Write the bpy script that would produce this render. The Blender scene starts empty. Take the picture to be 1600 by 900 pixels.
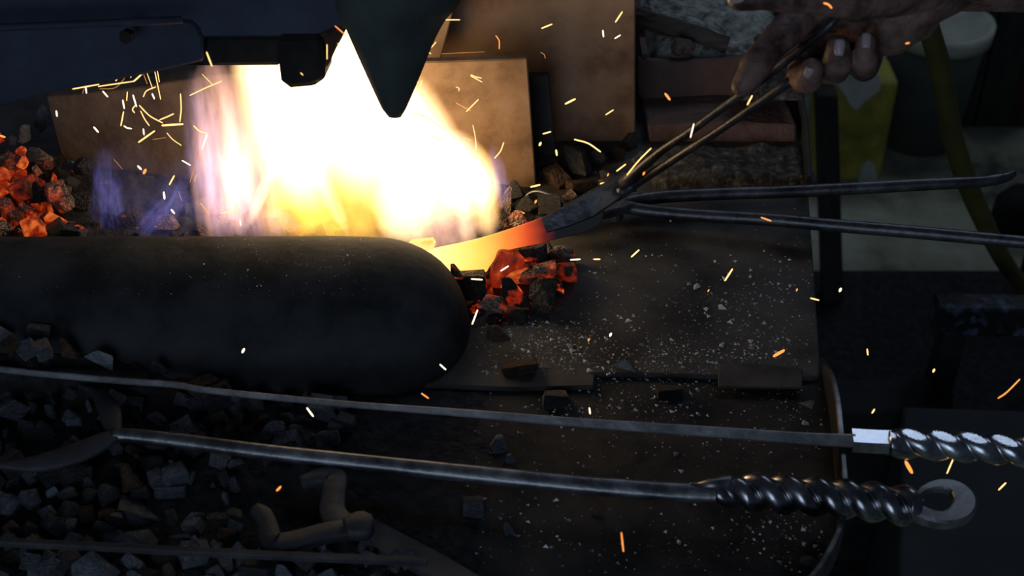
import bpy, bmesh, math, random
from mathutils import Vector, Matrix, noise as mnoise

sc = bpy.context.scene
COL = sc.collection
R = math.radians

# ------------------------------------------------------------------ camera, world, lights
BZ = 0.80                                   # bench height
F = 2200.0                                  # focal length in pixels of the 1600 wide frame
PITCH = R(38)
FWD = Vector((0, math.cos(PITCH), -math.sin(PITCH)))
UP = Vector((0, math.sin(PITCH), math.cos(PITCH)))
RIGHT = Vector((1, 0, 0))
CAM = Vector((0, 0, BZ)) - FWD * 1.2
cam = bpy.data.cameras.new('camera')
cam.sensor_width = 36.0
cam.lens = 36.0 * F / 1600.0
cam.clip_start = 0.05
cam.dof.use_dof = True
cam.dof.focus_distance = 1.17
cam.dof.aperture_fstop = 9.0
camo = bpy.data.objects.new('camera', cam)
camo.location = CAM
camo.rotation_euler = (math.pi / 2 - PITCH, 0, 0)
COL.objects.link(camo)
sc.camera = camo

sc.view_settings.view_transform = 'Standard'
sc.view_settings.look = 'None'
sc.view_settings.gamma = 1.0
sc.view_settings.exposure = 0.0
sc.view_settings.use_curve_mapping = False
try:
    sc.cycles.use_denoising = True
    sc.cycles.sample_clamp_indirect = 3.0
    sc.cycles.volume_step_rate = 0.5
    sc.cycles.max_bounces = 6
except Exception:
    pass

w = bpy.data.worlds.new('world')
sc.world = w
w.use_nodes = True
w.node_tree.nodes['Background'].inputs[0].default_value = (0.50, 0.66, 1.0, 1)
w.node_tree.nodes['Background'].inputs[1].default_value = 0.035


def area_light(name, loc, target, sx, sy, power, col):
    l = bpy.data.lights.new(name, 'AREA')
    l.shape = 'RECTANGLE'
    l.size = sx
    l.size_y = sy
    l.energy = power
    l.color = col
    o = bpy.data.objects.new(name, l)
    o.location = loc
    o.rotation_euler = (Vector(target) - Vector(loc)).to_track_quat('-Z', 'Y').to_euler()
    COL.objects.link(o)
    return o


area_light('daylight_from_high_window', (1.25, 2.3, 3.25), (0.2, -0.1, BZ), 1.5, 0.9, 13.0, (0.62, 0.76, 1.0))
area_light('daylight_from_open_door', (-0.6, -2.6, 1.5), (-0.1, -0.1, BZ), 1.2, 1.4, 14.0, (0.60, 0.76, 1.0))


def fire_light(name, loc, power, col, radius=0.04):
    l = bpy.data.lights.new(name, 'POINT')
    l.energy = power
    l.color = col
    l.shadow_soft_size = radius
    o = bpy.data.objects.new(name, l)
    o.location = loc
    COL.objects.link(o)


# ------------------------------------------------------------------ pixel to space
def ray(px, py):
    return FWD + RIGHT * ((px - 800) / F) + UP * ((450 - py) / F)


def PD(px, py, d):
    return CAM + ray(px, py) * d


def PZ(px, py, z=BZ):
    r = ray(px, py)
    return CAM + r * ((z - CAM.z) / r.z)


def PY(px, py, y):
    r = ray(px, py)
    return CAM + r * ((y - CAM.y) / r.y)


def PN(px, py, p0, n):
    r = ray(px, py)
    return CAM + r * ((p0 - CAM).dot(n) / r.dot(n))


def depth(p):
    return (p - CAM).dot(FWD)


fire_light('fire_glow', PY(575, 235, 0.075), 0.45, (1.0, 0.56, 0.24), 0.045)
fire_light('fire_glow_low', PY(680, 330, 0.05), 0.12, (1.0, 0.50, 0.18), 0.035)


# ------------------------------------------------------------------ materials
def nodes_of(name):
    m = bpy.data.materials.new(name)
    m.use_nodes = True
    nt = m.node_tree
    return m, nt, nt.nodes['Principled BSDF']


def ramp(nt, stops):
    r = nt.nodes.new('ShaderNodeValToRGB')
    els = r.color_ramp.elements
    while len(els) < len(stops):
        els.new(0.5)
    for e, (p, c) in zip(els, stops):
        e.position = p
        e.color = (*c, 1)
    return r


def surf(name, c1, c2, scale=20, rough=0.8, metal=0.0, bump=0.3, bscale=None, stretch=(1, 1, 1), c3=None, rough2=None, detail=6, bdist=0.004, spec=0.3, rnd=0.0, lo=0.35, hi=0.68):
    m, nt, bs = nodes_of(name)
    tc = nt.nodes.new('ShaderNodeTexCoord')
    mp = nt.nodes.new('ShaderNodeMapping')
    mp.inputs['Scale'].default_value = stretch
    nt.links.new(tc.outputs['Object'], mp.inputs[0])
    n = nt.nodes.new('ShaderNodeTexNoise')
    n.inputs['Scale'].default_value = scale
    n.inputs['Detail'].default_value = detail
    n.inputs['Roughness'].default_value = 0.62
    nt.links.new(mp.outputs[0], n.inputs['Vector'])
    stops = [(lo, c1), (hi, c2)]
    if c3:
        stops = [(lo, c1), ((lo + hi) / 2, c2), (hi, c3)]
    r = ramp(nt, stops)
    nt.links.new(n.outputs['Fac'], r.inputs[0])
    if rnd:
        oi = nt.nodes.new('ShaderNodeObjectInfo')
        hs = nt.nodes.new('ShaderNodeHueSaturation')
        mr = nt.nodes.new('ShaderNodeMapRange')
        mr.inputs['To Min'].default_value = 1 - rnd
        mr.inputs['To Max'].default_value = 1 + rnd
        nt.links.new(oi.outputs['Random'], mr.inputs['Value'])
        nt.links.new(mr.outputs[0], hs.inputs['Value'])
        nt.links.new(r.outputs[0], hs.inputs['Color'])
        nt.links.new(hs.outputs[0], bs.inputs['Base Color'])
    else:
        nt.links.new(r.outputs[0], bs.inputs['Base Color'])
    bs.inputs['Roughness'].default_value = rough
    if rough2 is not None:
        mr = nt.nodes.new('ShaderNodeMapRange')
        mr.inputs['From Min'].default_value = lo
        mr.inputs['From Max'].default_value = hi
        mr.inputs['To Min'].default_value = rough
        mr.inputs['To Max'].default_value = rough2
        nt.links.new(n.outputs['Fac'], mr.inputs['Value'])
        nt.links.new(mr.outputs[0], bs.inputs['Roughness'])
    bs.inputs['Metallic'].default_value = metal
    bs.inputs['Specular IOR Level'].default_value = spec
    if bump:
        n2 = nt.nodes.new('ShaderNodeTexNoise')
        n2.inputs['Scale'].default_value = bscale or scale * 3
        n2.inputs['Detail'].default_value = 5
        nt.links.new(mp.outputs[0], n2.inputs['Vector'])
        b = nt.nodes.new('ShaderNodeBump')
        b.inputs['Strength'].default_value = bump
        b.inputs['Distance'].default_value = bdist
        nt.links.new(n2.outputs['Fac'], b.inputs['Height'])
        nt.links.new(b.outputs[0], bs.inputs['Normal'])
    return m


def glow(name, col, strength):
    m, nt, bs = nodes_of(name)
    bs.inputs['Base Color'].default_value = (0.02, 0.015, 0.01, 1)
    bs.inputs['Emission Color'].default_value = (*col, 1)
    bs.inputs['Emission Strength'].default_value = strength
    m.cycles.emission_sampling = 'NONE'
    return m


M = {}
M['bench'] = surf('bench_steel_dirt', (0.022, 0.020, 0.019), (0.062, 0.057, 0.052), 14, 0.82, 0.0, 0.6, 90, c3=(0.090, 0.082, 0.074), bdist=0.002)
M['tray'] = surf('tray_dirt', (0.012, 0.011, 0.010), (0.034, 0.030, 0.027), 16, 0.9, 0.0, 0.9, 70, c3=(0.060, 0.047, 0.036), bdist=0.003)
M['rim'] = surf('tray_rim_steel', (0.06, 0.058, 0.062), (0.17, 0.165, 0.17), 60, 0.36, 0.7, 0.3, 200, bdist=0.001)
M['guard'] = surf('hearth_guard_steel', (0.016, 0.017, 0.018), (0.036, 0.037, 0.040), 18, 0.9, 0.0, 0.45, 130, spec=0.15, c3=(0.048, 0.049, 0.052), bdist=0.0015)
M['hood'] = surf('hood_navy_steel', (0.020, 0.026, 0.042), (0.045, 0.056, 0.085), 14, 0.72, 0.0, 0.2, 60, bdist=0.001)
M['hood_under'] = surf('hood_soot', (0.012, 0.010, 0.009), (0.035, 0.026, 0.022), 30, 0.9, 0.0, 0.5, 90)
M['hood_rust'] = surf('hood_rust', (0.035, 0.020, 0.012), (0.14, 0.075, 0.04), 40, 0.9, 0.0, 0.7, 90)
M['hood_green'] = surf('hood_green_steel', (0.030, 0.042, 0.040), (0.055, 0.072, 0.068), 18, 0.7, 0.0, 0.2, 80, bdist=0.001, c3=(0.09, 0.10, 0.095), hi=0.85)
M['tan'] = surf('scaled_tan_steel', (0.095, 0.058, 0.036), (0.185, 0.120, 0.078), 22, 0.85, 0.0, 0.4, 120, c3=(0.235, 0.162, 0.112), bdist=0.001, spec=0.1)
M['tan_dark'] = surf('scaled_brown_steel', (0.13, 0.075, 0.045), (0.26, 0.165, 0.105), 14, 0.82, 0.0, 0.35, 110, c3=(0.34, 0.23, 0.15), bdist=0.001)
M['plate_dark'] = surf('dark_steel_plate', (0.02, 0.02, 0.02), (0.055, 0.052, 0.05), 20, 0.7, 0.2, 0.3, 90)
M['hearth_back'] = surf('hearth_back_plate', (0.06, 0.04, 0.03), (0.14, 0.10, 0.075), 18, 0.88, 0.0, 0.4, 90)
M['pan'] = surf('brown_curved_steel', (0.10, 0.062, 0.050), (0.17, 0.105, 0.085), 20, 0.78, 0.0, 0.25, 80)
M['brick'] = surf('brown_brick', (0.10, 0.060, 0.050), (0.18, 0.115, 0.095), 25, 0.9, 0.0, 0.6, 120)
M['ash'] = surf('grey_ash', (0.12, 0.125, 0.105), (0.42, 0.43, 0.37), 70, 0.95, 0.0, 1.0, 160, c3=(0.65, 0.67, 0.58), bdist=0.005)
M['ash_dark'] = surf('dark_ash', (0.030, 0.028, 0.025), (0.095, 0.088, 0.078), 110, 0.95, 0.0, 1.0, 260, c3=(0.24, 0.23, 0.21), bdist=0.003, lo=0.42, hi=0.74)
M['fleck'] = surf('pale_ash_fleck', (0.55, 0.53, 0.51), (0.85, 0.83, 0.82), 300, 0.9, 0.0, 0)
M['fleck_dark'] = surf('grey_ash_fleck', (0.12, 0.11, 0.10), (0.30, 0.28, 0.26), 300, 0.9, 0.0, 0)
M['coal'] = surf('charcoal_black', (0.018, 0.018, 0.020), (0.062, 0.064, 0.070), 2.5, 0.5, 0.0, 0.6, 7, stretch=(1, 1, 3), bdist=0.05, spec=0.5, rnd=0.55)
M['coal_brown'] = surf('charcoal_brown', (0.035, 0.022, 0.015), (0.115, 0.066, 0.042), 2.5, 0.85, 0.0, 0.6, 6, bdist=0.05, rnd=0.5)
M['coal_grey'] = surf('charcoal_grey', (0.050, 0.054, 0.061), (0.165, 0.178, 0.205), 2.5, 0.6, 0.0, 0.6, 7, stretch=(1, 1, 3), bdist=0.05, spec=0.5, rnd=0.4)
M['coal_painted_glint'] = surf('charcoal_painted_glint', (0.16, 0.19, 0.23), (0.75, 0.86, 1.0), 2.8, 0.35, 0.0, 0.8, 6, stretch=(1, 1, 5), bdist=0.05, spec=0.8, rnd=0.15)  # the silvery glint is painted in as a pale blue base colour
M['coal_ash'] = surf('charcoal_ashen', (0.10, 0.065, 0.05), (0.34, 0.25, 0.20), 2.2, 0.9, 0.0, 0.6, 6, bdist=0.05)
M['coal_dust_and_shade'] = surf('coal_dust_and_shade', (0.008, 0.008, 0.009), (0.035, 0.034, 0.034), 90, 0.9, 0.0, 1.0, 120, bdist=0.006)
M['iron'] = surf('black_iron', (0.05, 0.051, 0.055), (0.14, 0.142, 0.15), 40, 0.36, 0.85, 0.4, 150, rough2=0.5, bdist=0.0015)
M['iron_dark'] = surf('dark_worn_iron', (0.022, 0.022, 0.025), (0.075, 0.075, 0.082), 40, 0.34, 0.6, 0.4, 150, rough2=0.5, bdist=0.0015)
M['iron_worn'] = surf('worn_iron', (0.12, 0.12, 0.125), (0.34, 0.34, 0.35), 45, 0.36, 0.9, 0.35, 160, rough2=0.52, bdist=0.0012)
M['iron_flat'] = surf('scaled_flat_iron', (0.13, 0.128, 0.13), (0.30, 0.29, 0.29), 35, 0.5, 0.45, 0.5, 140, bdist=0.0015)
M['iron_bright'] = surf('ground_iron', (0.30, 0.31, 0.34), (0.58, 0.60, 0.64), 55, 0.22, 1.0, 0.2, 180, rough2=0.36, bdist=0.001)
M['iron_polished'] = surf('hand_polished_iron', (0.16, 0.16, 0.17), (0.42, 0.42, 0.44), 50, 0.20, 1.0, 0.25, 170, rough2=0.33, bdist=0.001)
M['iron_old'] = surf('old_forged_iron', (0.026, 0.026, 0.029), (0.062, 0.061, 0.067), 30, 0.6, 0.1, 0.5, 120, bdist=0.002)
M['skin'] = surf('sooty_skin', (0.040, 0.022, 0.018), (0.16, 0.092, 0.072), 40, 0.55, 0.0, 0.7, 220, c3=(0.22, 0.135, 0.11), bdist=0.0014)
M['nail'] = surf('fingernail', (0.36, 0.27, 0.26), (0.46, 0.35, 0.34), 60, 0.35, 0.0, 0.1, 90, spec=0.5)
M['floor'] = surf('stained_concrete', (0.035, 0.035, 0.026), (0.27, 0.275, 0.19), 2.6, 0.9, 0.0, 0.4, 30, c3=(0.44, 0.44, 0.31), lo=0.38, hi=0.62, bdist=0.01, detail=9)
M['wall'] = surf('dark_plaster', (0.05, 0.05, 0.05), (0.09, 0.09, 0.09), 3, 0.95, 0, 0.3)
M['bucket'] = surf('dark_green_plastic', (0.045, 0.055, 0.045), (0.075, 0.085, 0.070), 8, 0.6, 0, 0.1)
M['bucket_rim'] = surf('pale_plastic', (0.36, 0.38, 0.30), (0.58, 0.60, 0.48), 10, 0.5, 0, 0.1)
M['yellow'] = surf('dirty_yellow_plastic', (0.20, 0.18, 0.03), (0.52, 0.45, 0.08), 12, 0.6, 0, 0.3, 30)
M['torn'] = surf('torn_white_film', (0.45, 0.46, 0.40), (0.68, 0.69, 0.62), 20, 0.6, 0, 0.3)
M['post'] = surf('dark_wood', (0.018, 0.018, 0.014), (0.045, 0.042, 0.034), 14, 0.85, 0, 0.5, 60, stretch=(4, 4, 0.6))
M['redwood'] = surf('reddish_wood', (0.035, 0.016, 0.010), (0.085, 0.036, 0.022), 12, 0.8, 0, 0.4, 60, stretch=(4, 4, 0.6))
M['hose'] = surf('olive_hose', (0.060, 0.058, 0.015), (0.11, 0.10, 0.022), 20, 0.6, 0, 0.2)
M['stick'] = surf('charred_stick', (0.055, 0.042, 0.034), (0.16, 0.12, 0.095), 30, 0.9, 0, 0.8, 90, stretch=(0.5, 3, 3))
M['black'] = surf('sooty_black', (0.008, 0.008, 0.009), (0.022, 0.022, 0.024), 20, 0.8, 0, 0.4)
M['beam'] = surf('beam_painted_glints', (0.010, 0.010, 0.012), (0.14, 0.17, 0.28), 40, 0.55, 0.1, 0.6, 90, lo=0.50, hi=0.75)  # blue glints are painted into the base colour as noise patches
M['board'] = surf('dark_grey_board', (0.026, 0.030, 0.030), (0.045, 0.050, 0.048), 8, 0.85, 0, 0.3)
M['spark_hot'] = glow('spark_yellow', (1.0, 0.58, 0.20), 2.0)
M['spark_white'] = glow('spark_white', (1.0, 0.78, 0.52), 2.4)
M['spark_orange'] = glow('spark_orange', (1.0, 0.30, 0.06), 1.6)
M['spark_dim'] = glow('spark_dim', (1.0, 0.42, 0.13), 0.6)


def ember_mat(name, base, strength, lo, hi, scale=2.2, col_lo=(0.35, 0.02, 0.003), col_hi=(1.0, 0.20, 0.03), rnd=0.15):
    m, nt, bs = nodes_of(name)
    tc = nt.nodes.new('ShaderNodeTexCoord')
    oi = nt.nodes.new('ShaderNodeObjectInfo')
    n = nt.nodes.new('ShaderNodeTexNoise')
    n.noise_dimensions = '4D'
    n.inputs['Scale'].default_value = scale
    n.inputs['Detail'].default_value = 4
    mul = nt.nodes.new('ShaderNodeMath')
    mul.operation = 'MULTIPLY'
    mul.inputs[1].default_value = 37.0
    nt.links.new(oi.outputs['Random'], mul.inputs[0])
    nt.links.new(mul.outputs[0], n.inputs['W'])
    nt.links.new(tc.outputs['Generated'], n.inputs['Vector'])
    add = nt.nodes.new('ShaderNodeMath')
    add.operation = 'MULTIPLY_ADD'
    add.inputs[1].default_value = rnd * 2
    nt.links.new(oi.outputs['Random'], add.inputs[0])
    sub = nt.nodes.new('ShaderNodeMath')
    sub.operation = 'SUBTRACT'
    sub.inputs[1].default_value = rnd
    nt.links.new(n.outputs['Fac'], sub.inputs[0])
    nt.links.new(sub.outputs[0], add.inputs[2])
    r = ramp(nt, [(lo, (0, 0, 0)), ((lo + hi) / 2, col_lo), (hi, col_hi)])
    nt.links.new(add.outputs[0], r.inputs[0])
    nt.links.new(r.outputs[0], bs.inputs['Emission Color'])
    bs.inputs['Emission Strength'].default_value = strength
    n2 = nt.nodes.new('ShaderNodeTexNoise')
    n2.inputs['Scale'].default_value = 4
    nt.links.new(tc.outputs['Object'], n2.inputs['Vector'])
    r2 = ramp(nt, [(0.35, tuple(c * 0.35 for c in base)), (0.7, base)])
    nt.links.new(n2.outputs['Fac'], r2.inputs[0])
    nt.links.new(r2.outputs[0], bs.inputs['Base Color'])
    bs.inputs['Roughness'].default_value = 0.9
    b = nt.nodes.new('ShaderNodeBump')
    b.inputs['Strength'].default_value = 0.7
    b.inputs['Distance'].default_value = 0.05
    nt.links.new(n2.outputs['Fac'], b.inputs['Height'])
    nt.links.new(b.outputs[0], bs.inputs['Normal'])
    m.cycles.emission_sampling = 'NONE'
    return m


M['ember'] = ember_mat('ember_mixed', (0.17, 0.11, 0.08), 0.42, 0.42, 0.80, rnd=0.08)
M['ember_hot'] = ember_mat('ember_hot', (0.22, 0.12, 0.08), 0.72, 0.28, 0.72, rnd=0.08)
M['ember_edge'] = ember_mat('ember_black_with_glowing_cracks', (0.045, 0.038, 0.035), 0.9, 0.59, 0.76, 2.0, rnd=0.03)
M['ember_white'] = ember_mat('ember_white_hot', (0.3, 0.2, 0.1), 1.5, 0.05, 0.6, 1.5, col_lo=(1.0, 0.38, 0.06), col_hi=(1.0, 0.62, 0.20), rnd=0.02)
M['ember_ash'] = ember_mat('ember_ashen', (0.42, 0.31, 0.24), 0.5, 0.54, 0.80, 2.0, rnd=0.05)


# ------------------------------------------------------------------ mesh helpers
def tag(o, label=None, cat=None, group=None, kind=None):
    if label:
        o['label'] = label
    if cat:
        o['category'] = cat
    if group:
        o['group'] = group
    if kind:
        o['kind'] = kind
    return o


def thing(name, label, cat, loc, group=None):
    o = bpy.data.objects.new(name, None)
    o.empty_display_size = 0.02
    o.location = loc
    COL.objects.link(o)
    return tag(o, label, cat, group)


def obj(name, bm, mat, parent=None, smooth=False, normals=True):
    """link a bmesh given in world space as one object with its origin at its base centre"""
    if normals:
        bmesh.ops.recalc_face_normals(bm, faces=bm.faces[:])
    vs = [v.co for v in bm.verts]
    lo = Vector((min(v.x for v in vs), min(v.y for v in vs), min(v.z for v in vs)))
    hi = Vector((max(v.x for v in vs), max(v.y for v in vs), max(v.z for v in vs)))
    c = Vector(((lo.x + hi.x) / 2, (lo.y + hi.y) / 2, lo.z))
    for v in bm.verts:
        v.co -= c
    me = bpy.data.meshes.new(name)
    bm.to_mesh(me)
    bm.free()
    me.materials.append(mat)
    if smooth:
        for p in me.polygons:
            p.use_smooth = True
    o = bpy.data.objects.new(name, me)
    COL.objects.link(o)
    if parent is not None:
        o.parent = parent
        q = parent
        off = Vector((0, 0, 0))
        while q is not None:
            off += q.location
            q = q.parent
        o.location = c - off
    else:
        o.location = c
    return o


def bevel(bm, w, seg=1, ang=35):
    es = [e for e in bm.edges if len(e.link_faces) == 2 and e.calc_face_angle(0) > R(ang)]
    bmesh.ops.bevel(bm, geom=es, offset=w, segments=seg, affect='EDGES', profile=0.5)


def slab_pts(pts, off, bm=None):
    """closed solid between the polygon pts and the same polygon moved by off"""
    bm = bm or bmesh.new()
    a = [bm.verts.new(p) for p in pts]
    b = [bm.verts.new(p + off) for p in pts]
    bm.faces.new(a)
    bm.faces.new(b[::-1])
    n = len(a)
    for i in range(n):
        j = (i + 1) % n
        bm.faces.new((a[i], b[i], b[j], a[j]))
    return bm


def slab_px(px, p0, n, thick, bev=0.0):
    n = Vector(n).normalized()
    p0 = Vector(p0)
    if n.dot(FWD) > 0:
        n = -n
    bm = slab_pts([PN(x, y, p0, n) for x, y in px], -n * thick)
    bmesh.ops.recalc_face_normals(bm, faces=bm.faces[:])
    if bev:
        bevel(bm, bev)
    return bm


def box(bm, c, s, rot=None):
    m = Matrix.Translation(c)
    if rot is not None:
        m = m @ rot.to_4x4()
    m = m @ Matrix.Diagonal((s[0], s[1], s[2], 1))
    bmesh.ops.create_cube(bm, size=1.0, matrix=m)
    return bm


def smooth_path(pts, n):
    """Catmull-Rom through pts (Vectors, or lists whose 4th.. entries ride along)"""
    P = [list(p) for p in pts]
    P = [[2 * a - b for a, b in zip(P[0], P[1])]] + P + [[2 * a - b for a, b in zip(P[-1], P[-2])]]
    out = []
    segs = len(P) - 3
    for i in range(segs):
        p0, p1, p2, p3 = P[i:i + 4]
        for k in range(n):
            t = k / n
            out.append([0.5 * (2 * b + (c - a) * t + (2 * a - 5 * b + 4 * c - d) * t * t + (3 * b - a - 3 * c + d) * t ** 3) for a, b, c, d in zip(p0, p1, p2, p3)])
    out.append(P[-2])
    return out


def sweep(bm, path, prof, up=Vector((0, 0, 1)), cap=True):
    """path: Vectors; prof(i, t) -> list of 2D points (side, up)"""
    rings = []
    n = len(path)
    for i, p in enumerate(path):
        t = (path[min(i + 1, n - 1)] - path[max(i - 1, 0)]).normalized()
        s = t.cross(up)
        if s.length < 1e-5:
            s = t.cross(Vector((0, 1, 0)))
        s.normalize()
        u = s.cross(t)
        rings.append([bm.verts.new(p + s * a + u * b) for a, b in prof(i, i / (n - 1))])
    for a, b in zip(rings[:-1], rings[1:]):
        m = len(a)
        for k in range(m):
            bm.faces.new((a[k], a[(k + 1) % m], b[(k + 1) % m], b[k]))
    if cap:
        bm.faces.new(rings[0][::-1])
        bm.faces.new(rings[-1])
    return rings


def circ(r, n=10, ph=0.0, ry=None):
    ry = r if ry is None else ry
    return [(r * math.cos(ph + 2 * math.pi * k / n), ry * math.sin(ph + 2 * math.pi * k / n)) for k in range(n)]


def rrect(wd, h, c):
    return [(-wd + c, -h), (wd - c, -h), (wd, -h + c), (wd, h - c), (wd - c, h), (-wd + c, h), (-wd, h - c), (-wd, -h + c)]


def tube(bm, pts, rad, n=10, sm=6, up=Vector((0, 0, 1))):
    rr = rad if isinstance(rad, (list, tuple)) else [rad] * len(pts)
    q = smooth_path([[*p, r] for p, r in zip(pts, rr)], sm) if sm > 1 else [[*p, r] for p, r in zip(pts, rr)]
    sweep(bm, [Vector(x[:3]) for x in q], lambda i, t: circ(q[i][3], n), up)
    return bm


def lump_bm(seed):
    """angular broken charcoal: hull of scattered points, as chunk, block, wedge or split stick"""
    rnd = random.Random(seed)
    bm = bmesh.new()
    kind = (0, 2, 0, 1, 2, 3)[seed % 6]
    if kind == 0:
        pts = []
        while len(pts) < 15:
            d = Vector((rnd.gauss(0, 1), rnd.gauss(0, 1), rnd.gauss(0, 1))).normalized()
            pts.append(d * rnd.uniform(0.72, 1.0))
    elif kind in (1, 3):
        k = 0.9 if kind == 1 else 0.75
        pts = [Vector((a * rnd.uniform(.62, k), b * rnd.uniform(.62, k), c * rnd.uniform(.55, k))) for a in (-1, 1) for b in (-1, 1) for c in (-1, 1)]
        for _ in range(5):
            d = Vector((rnd.gauss(0, 1), rnd.gauss(0, 1), rnd.gauss(0, 1))).normalized()
            pts.append(d * rnd.uniform(.8, 1.0))
    else:
        pts = [Vector((rnd.uniform(-.95, .95), rnd.uniform(-.8, .8), -rnd.uniform(.45, .8))) for _ in range(8)] + [Vector((rnd.uniform(-.55, .55), rnd.uniform(-.3, .3), rnd.uniform(.5, .95))) for _ in range(4)]
    for p in pts:
        bm.verts.new(p)
    bmesh.ops.convex_hull(bm, input=bm.verts[:])
    bmesh.ops.delete(bm, geom=[v for v in bm.verts if not v.link_faces], context='VERTS')
    bmesh.ops.dissolve_limit(bm, angle_limit=R(9), verts=bm.verts[:], edges=bm.edges[:])
    bevel(bm, 0.045, 1, 20)
    bmesh.ops.recalc_face_normals(bm, faces=bm.faces[:])
    return bm


LUMPS = []
for s in range(24):
    bm = lump_bm(100 + s)
    me = bpy.data.meshes.new('lump')
    bm.to_mesh(me)
    bm.free()
    me.materials.append(M['coal'])
    LUMPS.append(me)
LUMP_MAT = {}


def lump(name, loc, size, rot, mat, seed):
    """one coal: shares one of the lump meshes with others of its material"""
    k = (seed % len(LUMPS), mat)
    if k not in LUMP_MAT:
        me = LUMPS[k[0]].copy()
        me.materials[0] = M[mat]
        LUMP_MAT[k] = me
    o = bpy.data.objects.new(name, LUMP_MAT[k])
    o.location = loc
    o.scale = size
    o.rotation_euler = rot
    COL.objects.link(o)
    return o


# ------------------------------------------------------------------ setting
bm = bmesh.new()
box(bm, (0.4, 0.9, -0.05), (6.0, 6.4, 0.1))
tag(obj('floor', bm, M['floor']), 'stained grey green concrete floor', kind='structure')
bm = bmesh.new()
box(bm, (0.4, 4.15, 1.9), (6.0, 0.1, 4.0))
tag(obj('wall_back', bm, M['wall']), 'dark plaster wall', kind='structure')

# ------------------------------------------------------------------ bench
TZ = BZ - 0.005                              # floor of the lower tray
bench = thing('forge_bench', 'long dark forge bench dusted with pale ash, carrying the fire and tools', 'bench', (0, 0.1, 0))
edge = [PZ(1240, 120), PZ(1256, 200), PZ(1263, 300), PZ(1272, 430), PZ(1281, 560), PZ(1280, 588)]
front = [PZ(1252, 590), PZ(1120, 587), PZ(1060, 585), PZ(958, 583), PZ(930, 583), PZ(928, 603), PZ(800, 606), PZ(640, 600), PZ(-250, 600)]
back = [Vector((-0.65, 0.62, BZ)), Vector((edge[0].x - 0.005, 0.62, BZ))]
bm = slab_pts([p.copy() for p in edge + front + back], Vector((0, 0, -0.0049)))
bmesh.ops.recalc_face_normals(bm, faces=bm.faces[:])
bevel(bm, 0.0012, 1)
obj('top_plate', bm, M['bench'], bench)
lz = TZ
tray = [PZ(1290, 560, lz), PZ(1300, 640, lz), PZ(1310, 740, lz), PZ(1314, 800, lz), PZ(1308, 850, lz), PZ(1290, 895, lz), PZ(1262, 940, lz), PZ(1220, 980, lz), PZ(-250, 1010, lz), PZ(-250, 560, lz)]
bm = slab_pts(tray, Vector((0, 0, -0.012)))
obj('lower_tray', bm, M['tray'], bench)
rim_px = [(1287, 583, 0.000), (1296, 625, 0.012), (1303, 670, 0.016), (1309, 740, 0.016), (1313, 800, 0.016), (1308, 850, 0.016), (1291, 893, 0.016), (1262, 938, 0.016), (1215, 980, 0.016)]
q = smooth_path([[*PZ(x, y, lz), h] for x, y, h in rim_px], 6)
bm = bmesh.new()
sweep(bm, [Vector((a, b, c + 0.004 + h / 2)) for a, b, c, h in q], lambda i, t: rrect(0.0024, 0.006 + q[i][3] / 2, 0.001))
obj('tray_rim', bm, M['rim'], bench, smooth=False)
# raised edge strip along the far side of the top plate
bm = bmesh.new()
q = [PZ(1243, 120, BZ + 0.01), PZ(1256, 200, BZ + 0.01), PZ(1262, 292, BZ + 0.008)]
sweep(bm, q, lambda i, t: rrect(0.0025, 0.012, 0.001))
obj('edge_strip', bm, M['plate_dark'], bench)
# patch of flat bar let into the front of the plate
bm = slab_px([(1122, 566), (1186, 567), (1254, 575), (1254, 606), (1122, 604)], PZ(1190, 590, BZ + 0.0025), (0, 0, 1), 0.0024, 0.0008)
obj('patch_plate', bm, M['bench'], bench)
for x, y in ((0.18, -0.30), (0.18, 0.55), (-0.55, -0.30), (-0.55, 0.55)):
    bm = bmesh.new()
    box(bm, (x, y, (TZ - 0.012) / 2), (0.05, 0.05, TZ - 0.012))
    obj('leg', bm, M['plate_dark'], bench)
bm = bmesh.new()
box(bm, (-0.2, 0.1, TZ - 0.012 - 0.03), (0.8, 0.8, 0.058))
obj('under_frame', bm, M['plate_dark'], bench)

# ------------------------------------------------------------------ rounded hearth guard in front of the fire
GR, GY, GZ, GX = 0.0793, -0.0563, TZ + 0.002, -0.112
bm = bmesh.new()
rings = []
secs = [(-0.62 + i * 0.02, 1.0) for i in range(26)]
for i in range(1, 13):
    a = i / 12 * math.pi / 2 * 0.97
    secs.append((GX + GR * 0.98 * math.sin(a), math.cos(a) ** 0.9))
for x, s in secs:
    ring = []
    for k in range(25):
        th = math.pi * k / 24
        y = GY - GR * s * math.cos(th)
        z = GZ + GR * s * math.sin(th)
        p = Vector((x, y, z))
        dn = mnoise.noise(p * 14) * 0.0022 + mnoise.noise(p * 45) * 0.0006
        p += Vector((0, -math.cos(th), math.sin(th))) * dn * (1 if k not in (0, 24) else 0)
        ring.append(bm.verts.new(p))
    rings.append(ring)
for a, b in zip(rings[:-1], rings[1:]):
    for k in range(24):
        bm.faces.new((a[k], a[k + 1], b[k + 1], b[k]))
    bm.faces.new((a[24], a[0], b[0], b[24]))
bm.faces.new(rings[0])
bm.faces.new(rings[-1][::-1])
tag(obj('hearth_guard', bm, M['guard'], smooth=True), 'long dark rounded steel guard lying along the front of the fire', 'guard')

# ------------------------------------------------------------------ plates behind the fire
BY = 0.225
def plate(name, px, y, th, mat, label, tilt=0.0, cat='plate', group=None, bev=0.0012):
    n = Vector((0, -1, tilt)).normalized()
    p0 = PY(px[-1][0], px[-1][1], y)
    return tag(obj(name, slab_px(px, p0, n, th, bev), M[mat]), label, cat, group)


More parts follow.
